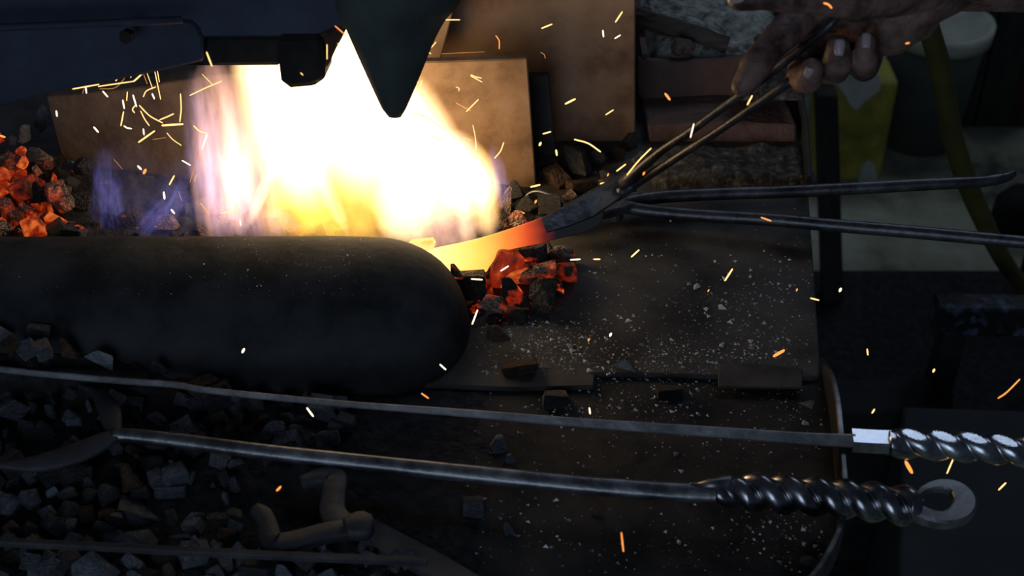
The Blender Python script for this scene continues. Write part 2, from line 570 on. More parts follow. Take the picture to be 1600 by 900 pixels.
plate('steel_plate', [(640, -60), (993, -58), (993, 2), (993, 236), (842, 246), (640, 262)], 0.235, 0.010, 'tan_dark', 'tall brown scaled steel plate standing at the back, beside the ash pan')
plate('steel_plate', [(655, 97), (760, 94), (824, 91), (838, 291), (815, 297), (650, 330)], 0.150, 0.009, 'tan', 'pale tan scaled steel plate standing just behind the flames', 0.03)
plate('steel_plate', [(800, 118), (858, 118), (869, 244), (800, 250)], 0.190, 0.008, 'plate_dark', 'narrow black steel plate half hidden behind the pale tan plate')
plate('hearth_slab', [(72, 152), (200, 139), (330, 118), (560, 100), (640, 100), (640, 330), (116, 330)], 0.165, 0.02, 'hearth_back', 'low brown hearth slab behind the bluish flames', 0.05, 'slab')
plate('steel_plate', [(640, -40), (722, -40), (700, 50), (688, 95), (640, 110)], 0.20, 0.008, 'tan_dark', 'brown rusty offcut plate leaning behind the pointed hood sheet')

# ------------------------------------------------------------------ hood
HY = -0.02
hood = thing('forge_hood', 'dark navy steel forge hood with pointed green sheet hanging over the flames', 'hood', PY(300, -60, HY))
def hood_part(name, px, y, th, mat, bev=0.0015, n=(0, -1, 0.25)):
    return obj(name, slab_px(px, PY(px[0][0], px[0][1], y), Vector(n), th, bev), M[mat], hood)


hood_part('upper_panel', [(325, 58), (-120, 62), (-120, -160), (548, -160), (541, 46), (527, 42), (512, 49), (492, 57)], HY + 0.02, 0.01, 'hood')
lower = hood_part('lower_panel', [(-120, 200), (-120, 45), (0, 43), (150, 37), (285, 31), (298, 33), (309, 42), (317, 60), (318, 96), (283, 104), (210, 120), (80, 145), (0, 168)], HY, 0.012, 'hood', 0.002)
# folded lip along the seam of the lower panel
bm = bmesh.new()
n_ = Vector((0, -1, 0.25)).normalized()
p0 = PY(0, 43, HY - 0.004)
sweep(bm, [PN(x, y, p0, n_) for x, y in ((-120, 48), (0, 43), (150, 37), (284, 31))], lambda i, t: circ(0.003, 8))
obj('seam_lip', bm, M['hood'], lower, smooth=True)
bm = bmesh.new()
c = PN(198, 57, PY(198, 57, HY - 0.003), n_)
bmesh.ops.create_cone(bm, cap_ends=True, segments=6, radius1=0.0055, radius2=0.005, depth=0.008, matrix=Matrix.Translation(c) @ Vector((0, -1, 0.25)).to_track_quat('Z', 'Y').to_matrix().to_4x4())
obj('bolt', bm, M['hood_under'], lower)
hood_part('angle_bar', [(316, 57), (440, 57), (440, 103), (282, 104), (316, 97)], HY + 0.025, 0.05, 'hood_under', 0.003)
bx = hood_part('nozzle_block', [(430, 56), (502, 56), (508, 96), (507, 122), (500, 132), (486, 136), (454, 139), (444, 136), (438, 126)], HY + 0.015, 0.05, 'hood_under', 0.004)
hood_part('rusty_bracket', [(496, 52), (512, 46), (527, 41), (541, 45), (534, 60), (525, 76), (515, 98), (506, 112), (500, 98)], HY + 0.022, 0.02, 'hood_rust', 0.002)
# pointed sheet with a shallow ridge
bm = bmesh.new()
n_ = Vector((0, -1, 0.15)).normalized()
p0 = PY(615, 185, -0.03)
left = [(500, -160), (522, 0), (541, 46), (570, 112), (598, 172), (607, 183)]
right = [(790, -160), (719, 0), (697, 30), (678, 65), (655, 122), (631, 177), (623, 184)]
tip = (615, 187)
def ridge(f):
    a, b = Vector((655, -160)), Vector(tip)
    return a.lerp(b, f)
L = smooth_path([[x, y] for x, y in left], 4)
Rr = smooth_path([[x, y] for x, y in right], 4)
K = 24
import bisect
def at_y(poly, y):
    for a, b in zip(poly[:-1], poly[1:]):
        if a[1] <= y <= b[1]:
            t = (y - a[1]) / max(1e-6, b[1] - a[1])
            return a[0] + (b[0] - a[0]) * t
    return poly[-1][0] if y > poly[-1][1] else poly[0][0]
rows = []
for k in range(K + 1):
    y = -160 + (183 + 160) * (k / K) ** 0.85
    xl, xr = at_y(L, y), at_y(Rr, y)
    row = []
    for j in range(9):
        u = j / 8
        bulge = 0.034 * (xr - xl) / 290 * (1 - (2 * u - 1) ** 2)
        row.append(PN(xl + (xr - xl) * u, y, p0 - n_ * 0.0, n_) + n_ * bulge)
    rows.append(row)
def shell(rows, off):
    bm = bmesh.new()
    A = [[bm.verts.new(p) for p in r] for r in rows]
    B = [[bm.verts.new(p + off) for p in r] for r in rows]
    nr, nc = len(A), len(A[0])
    for i in range(nr - 1):
        for j in range(nc - 1):
            bm.faces.new((A[i][j], A[i + 1][j], A[i + 1][j + 1], A[i][j + 1]))
            bm.faces.new((B[i][j], B[i][j + 1], B[i + 1][j + 1], B[i + 1][j]))
    for i in range(nr - 1):
        bm.faces.new((A[i][0], B[i][0], B[i + 1][0], A[i + 1][0]))
        bm.faces.new((A[i][-1], A[i + 1][-1], B[i + 1][-1], B[i][-1]))
    for j in range(nc - 1):
        bm.faces.new((A[0][j], A[0][j + 1], B[0][j + 1], B[0][j]))
        bm.faces.new((A[-1][j], B[-1][j], B[-1][j + 1], A[-1][j + 1]))
    return bm
bm = shell(rows, -n_ * 0.004)
obj('pointed_sheet', bm, M['hood_green'], hood, smooth=True)

# ------------------------------------------------------------------ the fire: glowing gas in several tongues
def flame_mat(name, col, strength, warp, nscale, k=1.0, contrast=(0.25, 0.65), stretch=0.35, taper=0.35, core=None):
    m = bpy.data.materials.new(name)
    m.use_nodes = True
    nt = m.node_tree
    nt.nodes.clear()
    out = nt.nodes.new('ShaderNodeOutputMaterial')
    em = nt.nodes.new('ShaderNodeEmission')
    tc = nt.nodes.new('ShaderNodeTexCoord')
    oi = nt.nodes.new('ShaderNodeObjectInfo')
    def math_(op, a, b=None, c=None):
        n = nt.nodes.new('ShaderNodeMath')
        n.operation = op
        for i, x in enumerate((a, b, c)):
            if x is None:
                continue
            if isinstance(x, (int, float)):
                n.inputs[i].default_value = x
            else:
                nt.links.new(x, n.inputs[i])
        return n.outputs[0]
    def vmath(op, a, b=None, s=None):
        n = nt.nodes.new('ShaderNodeVectorMath')
        n.operation = op
        for i, x in enumerate((a, b)):
            if x is None:
                continue
            if isinstance(x, tuple):
                n.inputs[i].default_value = x
            else:
                nt.links.new(x, n.inputs[i])
        if s is not None:
            n.inputs['Scale'].default_value = s
        return n
    P = tc.outputs['Object']
    seed = math_('MULTIPLY', oi.outputs['Random'], 53.0)
    def noise4(vec, sc_, det):
        n = nt.nodes.new('ShaderNodeTexNoise')
        n.noise_dimensions = '4D'
        n.inputs['Scale'].default_value = sc_
        n.inputs['Detail'].default_value = det
        nt.links.new(vec, n.inputs['Vector'])
        nt.links.new(seed, n.inputs['W'])
        return n
    nz = noise4(P, nscale, 3)
    off = vmath('SUBTRACT', nz.outputs['Color'], (0.5, 0.5, 0.5)).outputs[0]
    off = vmath('MULTIPLY', off, (warp * 2, warp * 2, warp * 0.7)).outputs[0]
    q = vmath('ADD', P, off).outputs[0]
    sx = nt.nodes.new('ShaderNodeSeparateXYZ')
    nt.links.new(q, sx.inputs[0])
    tz = math_('MULTIPLY_ADD', sx.outputs[2], taper, 1.0)
    x = math_('MULTIPLY', sx.outputs[0], tz)
    y = math_('MULTIPLY', sx.outputs[1], tz)
    d = math_('ADD', math_('ADD', math_('MULTIPLY', x, x), math_('MULTIPLY', y, y)), math_('MULTIPLY', sx.outputs[2], sx.outputs[2]))
    base = math_('MAXIMUM', math_('SUBTRACT', 1.0, d), 0.0)
    base = math_('POWER', base, k)
    st = vmath('MULTIPLY', q, (1.0, 1.0, stretch)).outputs[0]
    n2 = noise4(st, nscale * 1.8, 3)
    mr = nt.nodes.new('ShaderNodeMapRange')
    mr.interpolation_type = 'SMOOTHSTEP'
    mr.inputs['From Min'].default_value = contrast[0]
    mr.inputs['From Max'].default_value = contrast[1]
    nt.links.new(n2.outputs['Fac'], mr.inputs['Value'])
    dens = math_('MULTIPLY', base, mr.outputs[0])
    nt.links.new(math_('MULTIPLY', dens, strength), em.inputs['Strength'])
    if core:
        r = ramp(nt, [(0.0, col), (0.55, core)])
        nt.links.new(dens, r.inputs[0])
        nt.links.new(r.outputs[0], em.inputs['Color'])
    else:
        em.inputs['Color'].default_value = (*col, 1)
    nt.links.new(em.outputs[0], out.inputs['Volume'])
    return m


M['flame_white'] = flame_mat('flame_white', (1.0, 0.50, 0.15), 62, 0.26, 1.1, 0.8, (0.10, 0.45), 0.5, 0.10, core=(1.0, 0.80, 0.44))
M['flame_yellow'] = flame_mat('flame_yellow', (1.0, 0.38, 0.05), 40, 0.32, 1.3, 0.8, (0.22, 0.62), 0.5, 0.2, core=(1.0, 0.56, 0.07))
M['flame_peach'] = flame_mat('flame_peach', (1.0, 0.52, 0.40), 40, 0.45, 1.7, 0.9, (0.28, 0.62), 0.28, 0.3)
M['flame_cream'] = flame_mat('flame_cream', (1.0, 0.62, 0.34), 60, 0.35, 1.2, 0.9, (0.15, 0.55), 0.3, 0.2)
M['flame_lavender'] = flame_mat('flame_lavender', (0.58, 0.42, 0.80), 20, 0.55, 1.8, 1.0, (0.36, 0.64), 0.22, 0.3)
M['flame_blue'] = flame_mat('flame_blue', (0.24, 0.23, 0.82), 19, 0.65, 2.2, 1.0, (0.42, 0.66), 0.2, 0.35)
M['flame_smoke'] = flame_mat('flame_thin', (0.22, 0.18, 0.36), 5.5, 0.6, 1.8, 1.0, (0.36, 0.66), 0.4, 0.2)

fire = thing('forge_fire', 'bright white and yellow charcoal fire with lavender and blue edges under the hood', 'fire', PY(560, 345, 0.06))


def tongue(base, tip, hw, y, dep, mat, y2=None, name='flame_tongue'):
    b = PY(base[0], base[1], y)
    t = PY(tip[0], tip[1], y if y2 is None else y2)
    c = (b + t) / 2
    zax = (t - b)
    hl = zax.length / 2
    zax.normalize()
    yax = Vector((0, 1, 0))
    xax = yax.cross(zax).normalized()
    yax = zax.cross(xax)
    hwm = hw * depth(c) / F
    bm = bmesh.new()
    bmesh.ops.create_icosphere(bm, subdivisions=2, radius=1.24)
    me = bpy.data.meshes.new(name)
    bm.to_mesh(me)
    bm.free()
    me.materials.append(M[mat])
    o = bpy.data.objects.new(name, me)
    COL.objects.link(o)
    rot = Matrix((xax, yax, zax)).transposed().to_4x4()
    o.parent = fire
    o.matrix_local = Matrix.Translation(c - fire.location) @ rot @ Matrix.Diagonal((hwm, dep, hl, 1))
    return o


for a in [
    ((490, 335), (388, 0), 70, 0.080, 0.045, 'flame_white'), ((620, 330), (440, -60), 105, 0.080, 0.045, 'flame_white'), ((712, 352), (560, 70), 80, 0.070, 0.040, 'flame_white'),
    ((752, 335), (688, 205), 56, 0.060, 0.032, 'flame_white'), ((640, 385), (620, 250), 52, 0.045, 0.025, 'flame_white'), ((765, 375), (742, 240), 24, 0.045, 0.015, 'flame_cream'), ((735, 385), (715, 270), 18, 0.040, 0.012, 'flame_cream'), 
    ((560, 395), (500, 190), 105, 0.060, 0.035, 'flame_yellow'), ((470, 380), (440, 230), 60, 0.060, 0.030, 'flame_yellow'), ((762, 365), (745, 225), 30, 0.050, 0.022, 'flame_yellow'), ((648, 182), (643, 130), 15, 0.095, 0.012, 'flame_cream'),
    ((365, 385), (330, 80), 52, 0.075, 0.040, 'flame_peach'), ((415, 375), (375, 150), 48, 0.060, 0.030, 'flame_peach'), ((395, 385), (360, 210), 30, 0.045, 0.02, 'flame_lavender'), ((700, 400), (680, 285), 60, 0.035, 0.02, 'flame_peach'),
    ((335, 330), (305, 110), 34, 0.070, 0.025, 'flame_lavender'), ((350, 375), (320, 200), 24, 0.055, 0.02, 'flame_lavender'), ((760, 310), (668, 165), 26, 0.080, 0.02, 'flame_lavender'), ((778, 330), (764, 230), 18, 0.050, 0.014, 'flame_lavender'),
    ((365, 380), (300, 255), 16, 0.050, 0.014, 'flame_blue'), ((250, 375), (300, 255), 17, 0.055, 0.014, 'flame_blue'), ((215, 375), (280, 290), 22, 0.060, 0.016, 'flame_blue'),
    ((175, 370), (160, 225), 26, 0.080, 0.02, 'flame_blue'), ((240, 390), (165, 215), 75, 0.085, 0.04, 'flame_smoke'), ((310, 385), (280, 235), 62, 0.085, 0.04, 'flame_smoke'), ((545, 365), (455, 190), 14, 0.045, 0.014, 'flame_cream'), ((385, 360), (445, 215), 11, 0.045, 0.012, 'flame_cream'),
    ((788, 330), (768, 218), 17, 0.035, 0.012, 'flame_lavender'), ((775, 300), (690, 185), 14, 0.075, 0.012, 'flame_lavender'), ((330, 345), (215, 265), 12, 0.05, 0.012, 'flame_blue'), ((652, 186), (648, 128), 17, 0.10, 0.012, 'flame_yellow'), ((440, 372), (425, 325), 40, 0.040, 0.015, 'flame_lavender'),
]:
    tongue(*a)

# ------------------------------------------------------------------ blade in the fire
bn = Vector((0.05, -0.80, 0.60)).normalized()
bp = PZ(800, 375, BZ + 0.040)
bl_px = [(600, 385), (650, 391), (700, 383), (752, 371), (800, 356), (848, 339), (892, 322), (930, 318), (944, 330), (938, 350), (915, 363), (880, 371), (850, 379), (815, 386), (790, 392), (776, 402), (764, 418), (752, 438), (735, 432), (705, 425), (670, 415), (630, 408), (600, 402)]
q = smooth_path([[x, y] for x, y in bl_px], 3)
bm = slab_px(q, bp, bn, 0.005, 0.001)
xs = [v.co.x for v in bm.verts]
cx = (min(xs) + max(xs)) / 2
def heat_mat():
    m, nt, bs = nodes_of('glowing_steel')
    tc = nt.nodes.new('ShaderNodeTexCoord')
    sx = nt.nodes.new('ShaderNodeSeparateXYZ')
    nt.links.new(tc.outputs['Object'], sx.inputs[0])
    n = nt.nodes.new('ShaderNodeTexNoise')
    n.inputs['Scale'].default_value = 60
    n.inputs['Detail'].default_value = 5
    nt.links.new(tc.outputs['Object'], n.inputs['Vector'])
    ma = nt.nodes.new('ShaderNodeMath')
    ma.operation = 'MULTIPLY_ADD'
    ma.inputs[1].default_value = 0.012
    nt.links.new(n.outputs['Fac'], ma.inputs[0])
    nt.links.new(sx.outputs[0], ma.inputs[2])
    d = depth(bp)
    def wx(px):
        return (px - 800) / F * d - cx
    mr = nt.nodes.new('ShaderNodeMapRange')
    mr.inputs['From Min'].default_value = wx(680)
    mr.inputs['From Max'].default_value = wx(900)
    nt.links.new(ma.outputs[0], mr.inputs['Value'])
    r = ramp(nt, [(0.0, (1.0, 0.80, 0.30)), (0.36, (1.0, 0.58, 0.10)), (0.54, (1.0, 0.27, 0.035)), (0.70, (0.72, 0.07, 0.010)), (0.82, (0.13, 0.006, 0.002)), (0.92, (0, 0, 0))])
    nt.links.new(mr.outputs[0], r.inputs[0])
    r2 = ramp(nt, [(0.0, (1, 1, 1)), (0.40, (0.8, 0.8, 0.8)), (0.7, (0.62, 0.62, 0.62)), (1.0, (0.5, 0.5, 0.5))])
    nt.links.new(mr.outputs[0], r2.inputs[0])
    m2 = nt.nodes.new('ShaderNodeMath')
    m2.operation = 'MULTIPLY'
    m2.inputs[1].default_value = 1.7
    nt.links.new(r2.outputs[0], m2.inputs[0])
    nt.links.new(r.outputs[0], bs.inputs['Emission Color'])
    nt.links.new(m2.outputs[0], bs.inputs['Emission Strength'])
    bs.inputs['Base Color'].default_value = (0.05, 0.045, 0.045, 1)
    bs.inputs['Roughness'].default_value = 0.6
    bs.inputs['Metallic'].default_value = 0.3
    return m
M['heat'] = heat_mat()
tag(obj('blade', bm, M['heat']), 'knife blade blank glowing yellow to red, its dark end gripped by the tongs', 'blade')

# ------------------------------------------------------------------ tongs
# held tongs: reins run from the hand down to the jaws round the dark end of the blade
jz = depth(PN(900, 345, bp, bn))
tongs = thing('tongs', 'iron tongs held in the hand, jaws closed on the dark end of the blade', 'tongs', PD(965, 296, jz))
bm = bmesh.new()
tube(bm, [PD(1312, 22, 0.955), PD(1284, 50, 0.962), PD(1200, 117, 1.005), PD(1150, 153, 1.035), PD(1110, 182, 1.06), PD(1079, 205, 1.08), PD(1030, 238, 1.115), PD(975, 285, jz - 0.025)], [0.0028, 0.0030, 0.0033, 0.0033, 0.0033, 0.0034, 0.0036, 0.0055], 10)
obj('rein', bm, M['iron_dark'], tongs, smooth=True)
bm = bmesh.new()
tube(bm, [PD(1330, 70, 0.985), PD(1284, 94, 0.978), PD(1243, 121, 0.985), PD(1222, 136, 0.992), PD(1170, 172, 1.022), PD(1120, 206, 1.055), PD(1062, 243, 1.095), PD(1000, 283, jz - 0.03), PD(968, 302, jz - 0.02)], [0.0028, 0.0030, 0.0032, 0.0036, 0.0033, 0.0033, 0.0034, 0.0038, 0.0055], 10)
obj('rein', bm, M['iron_dark'], tongs, smooth=True)
bm = bmesh.new()
pth = [PD(985, 278, jz - 0.022), PD(955, 300, jz - 0.015), PD(920, 322, jz - 0.008), PD(880, 341, jz - 0.006), PD(850, 352, jz - 0.004)]
sweep(bm, pth, lambda i, t: rrect(0.0025, 0.0105 - 0.0035 * abs(t - 0.45) * 2, 0.001), up=bn.cross(Vector((1, 0, 0))).normalized())
obj('jaw', bm, M['iron'], tongs)
bm = bmesh.new()
pth = [PD(990, 284, jz + 0.006), PD(955, 296, jz + 0.012), PD(915, 316, jz + 0.014), PD(885, 331, jz + 0.012)]
sweep(bm, pth, lambda i, t: rrect(0.0025, 0.0085 - 0.002 * t, 0.001), up=bn.cross(Vector((1, 0, 0))).normalized())
obj('jaw', bm, M['iron'], tongs)
bm = bmesh.new()
c = PD(962, 300, jz - 0.006)
bmesh.ops.create_cone(bm, cap_ends=True, segments=14, radius1=0.006, radius2=0.0045, depth=0.028, matrix=Matrix.Translation(c) @ bn.to_track_quat('Z', 'Y').to_matrix().to_4x4())
obj('rivet', bm, M['iron'], tongs)

# second tongs lying on the bench, handles sticking out over the floor
t2 = thing('tongs', 'black iron tongs lying on the bench, two long reins spread over its edge', 'tongs', PZ(960, 325, BZ))
z2 = BZ + 0.016
bm = bmesh.new()
tube(bm, [PZ(955, 322, z2), PZ(1020, 309, z2), PZ(1120, 303, z2 + .001), PZ(1220, 300, z2 + .003), PZ(1340, 294, z2 + .008), PZ(1450, 288, z2 + .012), PZ(1530, 284, z2 + .014), PZ(1568, 278, z2 + .016), PZ(1586, 270, z2 + .02)], [0.0065, 0.0062, 0.006, 0.006, 0.006, 0.0058, 0.0054, 0.0048, 0.003], 10)
obj('rein', bm, M['iron'], t2, smooth=True)
bm = bmesh.new()
tube(bm, [PZ(955, 318, z2), PZ(1010, 329, z2), PZ(1100, 337, z2), PZ(1200, 343, z2 + .002), PZ(1300, 352, z2 + .005), PZ(1420, 362, z2 + .009), PZ(1540, 373, z2 + .012), PZ(1680, 386, z2 + .016)], [0.0065, 0.0062, 0.006, 0.006, 0.006, 0.006, 0.0058, 0.0055], 10)
obj('rein', bm, M['iron'], t2, smooth=True)
for dy, dz in ((0, 0.0), (14, 0.008)):
    bm = bmesh.new()
    sweep(bm, [PZ(980, 312 + dy * .6, z2 + .002 + dz), PZ(940, 318 + dy, z2 + dz), PZ(905, 330 + dy, z2 + dz), PZ(868, 350 + dy * .5, z2 + dz - .004)], lambda i, t: rrect(0.0075 - 0.003 * t, 0.0045, 0.0015))
    obj('jaw', bm, M['iron'], t2)
bm = bmesh.new()
bmesh.ops.create_cone(bm, cap_ends=True, segments=14, radius1=0.0075, radius2=0.006, depth=0.026, matrix=Matrix.Translation(PZ(962, 321, z2 + 0.004)))
obj('rivet', bm, M['iron'], t2)

# ------------------------------------------------------------------ poker with ground twisted handle
PZ1 = BZ + 0.032
def poly_path(px, z, n=6):
    return [Vector(a) for a in smooth_path([list(PZ(x, y, zz)) for (x, y), zz in zip(px, z)], n)]


pk = thing('poker', 'long flat iron poker lying across the coal, handle twisted with shiny ground facets', 'poker', PZ(660, 640, TZ))
pts = [(-160, 555), (0, 577), (150, 592), (270, 601), (318, 609), (420, 620), (560, 633), (720, 645), (900, 660), (1100, 674), (1250, 685), (1334, 689)]
zs = [PZ1 + 0.004 - 0.012 * i / 11 for i in range(12)]
pth = poly_path(pts, zs, 5)
bm = bmesh.new()
sweep(bm, pth, lambda i, t: rrect(0.0024 + 0.0028 * max(0, t - .55) * 2, 0.0070 - 0.0016 * t, 0.0009), up=Vector((0, -0.72, 0.70)))
pshaft = obj('shaft', bm, M['iron_flat'], pk)
# handle: scarf piece then a twisted bar whose crests are ground flat
gn = Vector((0.0, 0.06, 1.0)).normalized()
pth = poly_path([(1331, 688), (1365, 690), (1395, 691)], [PZ1 - 0.007] * 3, 6)
bm = bmesh.new()
sweep(bm, pth, lambda i, t: rrect(0.0085, 0.0052, 0.0015))
obj('scarf', bm, M['iron_bright'], pshaft)


def twisted(pth, prof, turns, ph=0.0, grind=None, env=None):
    bm = bmesh.new()
    n = len(pth)
    L = [0]
    for a, b in zip(pth[:-1], pth[1:]):
        L.append(L[-1] + (b - a).length)
    def pf(i, t):
        a = ph + turns * 2 * math.pi * L[i] / L[-1]
        e = env(t) if env else 1.0
        out = []
        for x, y in prof:
            X = (x * math.cos(a) - y * math.sin(a)) * e
            Y = (x * math.sin(a) + y * math.cos(a)) * e
            if grind is not None and Y > grind:
                Y = grind
            out.append((X, Y))
        return out
    sweep(bm, pth, pf)
    return bm


def lobes(r, a=0.34, n=28):
    out = []
    for k in range(n):
        th = 2 * math.pi * k / n
        rr = r * (1 - a + a * abs(math.cos(th)) ** 0.8)
        out.append((rr * math.cos(th), rr * math.sin(th)))
    return out


pth = poly_path([(1388, 692), (1450, 696), (1520, 700), (1600, 707), (1690, 716), (1780, 725)], [PZ1 - 0.007] * 6, 26)
bm = twisted(pth, lobes(0.0115), -4.1, 0.9, grind=0.0097)
hd = obj('twisted_handle', bm, M['iron_bright'], pk, smooth=False)
for p in hd.data.polygons:
    p.use_smooth = p.normal.z < 0.97

# ------------------------------------------------------------------ fork with thick twisted handle and hook
PZ2 = BZ + 0.026
fk = thing('fork', 'two pronged iron fire fork on the coal, thick rope twisted handle ending in a hook', 'fork', PZ(660, 740, TZ))
pts = [(176, 680), (205, 681), (280, 689), (420, 707), (560, 722), (720, 739), (900, 757), (1040, 768), (1130, 772)]
pth = poly_path(pts, [PZ2 - 0.001 * i for i in range(9)], 6)
bm = bmesh.new()
sweep(bm, pth, lambda i, t: rrect(0.0045 + 0.0018 * t, 0.0048 + 0.0006 * t, 0.0022), up=Vector((0, -0.45, 0.9)))
fshaft = obj('shaft', bm, M['iron_worn'], fk, smooth=True)
for pr, z in (([(186, 679), (160, 690), (120, 708), (60, 724), (0, 727), (-90, 722)], [PZ2, PZ2, PZ2 - .002, PZ2 - .002, PZ2, PZ2 + .004]),
              ([(182, 682), (176, 664), (172, 645), (162, 627), (146, 612), (120, 600)], [PZ2, PZ2, PZ2 - .001, PZ2 - .003, PZ2 - .006, PZ2 - .012])):
    bm = bmesh.new()
    pth = poly_path(pr, z, 6)
    sweep(bm, pth, lambda i, t: rrect((0.0035 + 0.0045 * math.sin(math.pi * min(1, t * 1.25))) * (1 - 0.55 * max(0, t - .6) / .4), 0.0035 - .0015 * t, 0.0012), up=Vector((0, -0.25, 0.97)))
    obj('prong', bm, M['iron_old'], fk, smooth=True)
bm = bmesh.new()
tube(bm, [PZ(1078, 755, PZ2 + .002), PZ(1092, 758, PZ2 + .003), PZ(1112, 757, PZ2 + .006), PZ(1140, 755, PZ2 + .004), PZ(1165, 762, PZ2 + .001)], [0.0008, 0.0025, 0.0042, 0.0055, 0.0068], 10)
obj('wrapped_end', bm, M['iron_worn'], fshaft, smooth=True)
pth = poly_path([(1118, 768), (1180, 770), (1240, 773), (1300, 778), (1360, 784), (1415, 791), (1440, 797)], [PZ2 - 0.002] * 7, 28)
bm = twisted(pth, lobes(0.0145, 0.40, 32), -3.5, 0.4, env=lambda t: 0.62 + 0.38 * min(1, t * 8, (1 - t) * 7 + .15))
obj('twisted_handle', bm, M['iron_polished'], fk, smooth=True)
hk = [(1408, 788, .0060, .0055), (1428, 799, .0060, .0055), (1450, 809, .0055, .005), (1476, 813, .0058, .0045), (1499, 803, .0075, .004), (1507, 785, .0078, .0038), (1497, 768, .0068, .0038), (1476, 760, .0050, .0036), (1455, 762, .0036, .0032), (1441, 768, .0024, .0026), (1433, 776, .0014, .0016)]
q = smooth_path([[*PZ(x, y, PZ2 - .002), a, b] for x, y, a, b in hk], 6)
bm = bmesh.new()
sweep(bm, [Vector(p[:3]) for p in q], lambda i, t: rrect(q[i][3], q[i][4], 0.35 * min(q[i][3], q[i][4])))
obj('hook', bm, M['iron_worn'], fk)

# ------------------------------------------------------------------ forged bent pieces and bars in the lower corner
bt = thing('bent_iron_hook', 'dull forged iron piece bent in a square S, lying below the fork', 'hook', PZ(500, 800, TZ))
zz = BZ + 0.018
def strap(px, wd, th, z, up=Vector((0, 0, 1)), n=5):
    bm = bmesh.new()
    q = smooth_path([[*PZ(x, y, z if not isinstance(z, list) else z[i]), wd if not isinstance(wd, list) else wd[i]] for i, (x, y) in enumerate(px)], n)
    sweep(bm, [Vector(p[:3]) for p in q], lambda i, t: rrect(q[i][3], th, min(th, q[i][3]) * .3), up)
    return bm


obj('bent_bar', strap([(470, 755), (492, 748), (515, 744), (524, 752), (522, 775), (520, 800), (530, 818), (548, 828)], [.004, .006, .0075, .0085, .0085, .009, .010, .009], 0.004, zz), M['iron_old'], bt, smooth=True)
obj('bent_bar', strap([(398, 796), (412, 806), (420, 828), (426, 850), (450, 850), (480, 841), (515, 832), (545, 828)], [.004, .006, .007, .0085, .0085, .0075, .0075, .007], 0.004, zz + 0.002), M['iron_old'], bt, smooth=True)
obj('bulbous_end', strap([(540, 828), (556, 824), (572, 820), (583, 817)], [.007, .0095, .0095, .004], 0.006, zz + 0.006), M['iron_old'], bt, smooth=True)
tag(obj('flat_bar', strap([(-150, 838), (0, 847), (150, 854), (300, 862), (450, 869), (600, 875), (668, 879)], [.0026] * 6 + [.002], 0.0025, BZ + 0.024), M['iron_old']), 'thin straight iron bar lying over the coal nearest the lower border', 'bar')
tag(obj('flat_bar', strap([(560, 822), (600, 845), (640, 866), (700, 897), (790, 950)], [.010, .011, .011, .010, .009], 0.003, TZ + 0.006), M['iron_old']), 'wide flat iron bar slanting away beside the bent iron hook', 'bar')

# ------------------------------------------------------------------ ash pan, brick, sticks
pan = thing('ash_pan', 'brown curved steel pan heaped with grey ash behind the hand', 'pan', PZ(1090, 190, BZ))
y0 = 0.30
pn = Vector((0.0, -1, 0.12)).normalized()
p0 = PY(1100, 150, y0)
px = smooth_path([[998, 92], [997, 130], [1002, 152], [1018, 163], [1050, 166], [1100, 164], [1160, 155], [1215, 142], [1250, 132], [1250, 70]], 4)
px += [[1215, 80], [1170, 88], [1120, 95], [1060, 97], [1025, 95]]
obj('pan_side', slab_px(px, p0, pn, 0.008, 0.001), M['pan'], pan)
bm = bmesh.new()
q = [PN(x, y, p0, pn) + Vector((0, 0.004, -0.030)) for x, y in ((1000, 97), (1060, 98), (1120, 96), (1170, 89), (1215, 81), (1260, 70))]
qa = [p + Vector((0.01, 0.28, 0.0)) for p in q]
bm2 = slab_pts(q + qa[::-1], Vector((0, 0, -0.008)))
bm.free()
obj('pan_bottom', bm2, M['pan'], pan)
random.seed(4)
for s in range(2):
    a, b = (q[0], qa[0]) if s == 0 else (q[-1], qa[-1])
    bm = bmesh.new()
    mid = (a + b) / 2
    box(bm, mid + Vector((0, 0, 0.012)), (0.006, (b - a).length, 0.05))
    obj('pan_end', bm, M['pan'], pan)
for dx in (0.02, 0.14):
    bm = bmesh.new()
    zt = min(v.z for v in q) - 0.008
    box(bm, Vector((q[0].x + dx + 0.01, y0 + 0.10, (zt + BZ) / 2)), (0.02, 0.16, zt - BZ))
    obj('support', bm, M['plate_dark'], pan)


def mound(name, outline, zfun, mat, n=46, m=30, sides=0.0):
    """height field over a box in the plane: outline=(x0,x1,y0,y1)"""
    x0, x1, ya, yb = outline
    rows = []
    bm = bmesh.new()
    V = []
    for j in range(m + 1):
        r = []
        for i in range(n + 1):
            x = x0 + (x1 - x0) * i / n
            y = ya + (yb - ya) * j / m
            e = min(i, n - i) / n * 2
            f = min(j, m - j) / m * 2
            r.append(bm.verts.new((x, y, zfun(x, y, min(1, e * 5), min(1, f * 5)))))
        V.append(r)
    for j in range(m):
        for i in range(n):
            bm.faces.new((V[j][i], V[j][i + 1], V[j + 1][i + 1], V[j + 1][i]))
    rim = [V[0][i] for i in range(n + 1)] + [V[j][n] for j in range(1, m + 1)] + [V[m][i] for i in range(n - 1, -1, -1)] + [V[j][0] for j in range(m - 1, 0, -1)]
    zb = min(v.co.z for v in bm.verts) - 0.002
    low = [bm.verts.new((v.co.x, v.co.y, zb)) for v in rim]
    k = len(rim)
    for a in range(k):
        b = (a + 1) % k
        bm.faces.new((rim[a], rim[b], low[b], low[a]))
    bm.faces.new(low)
    return bm


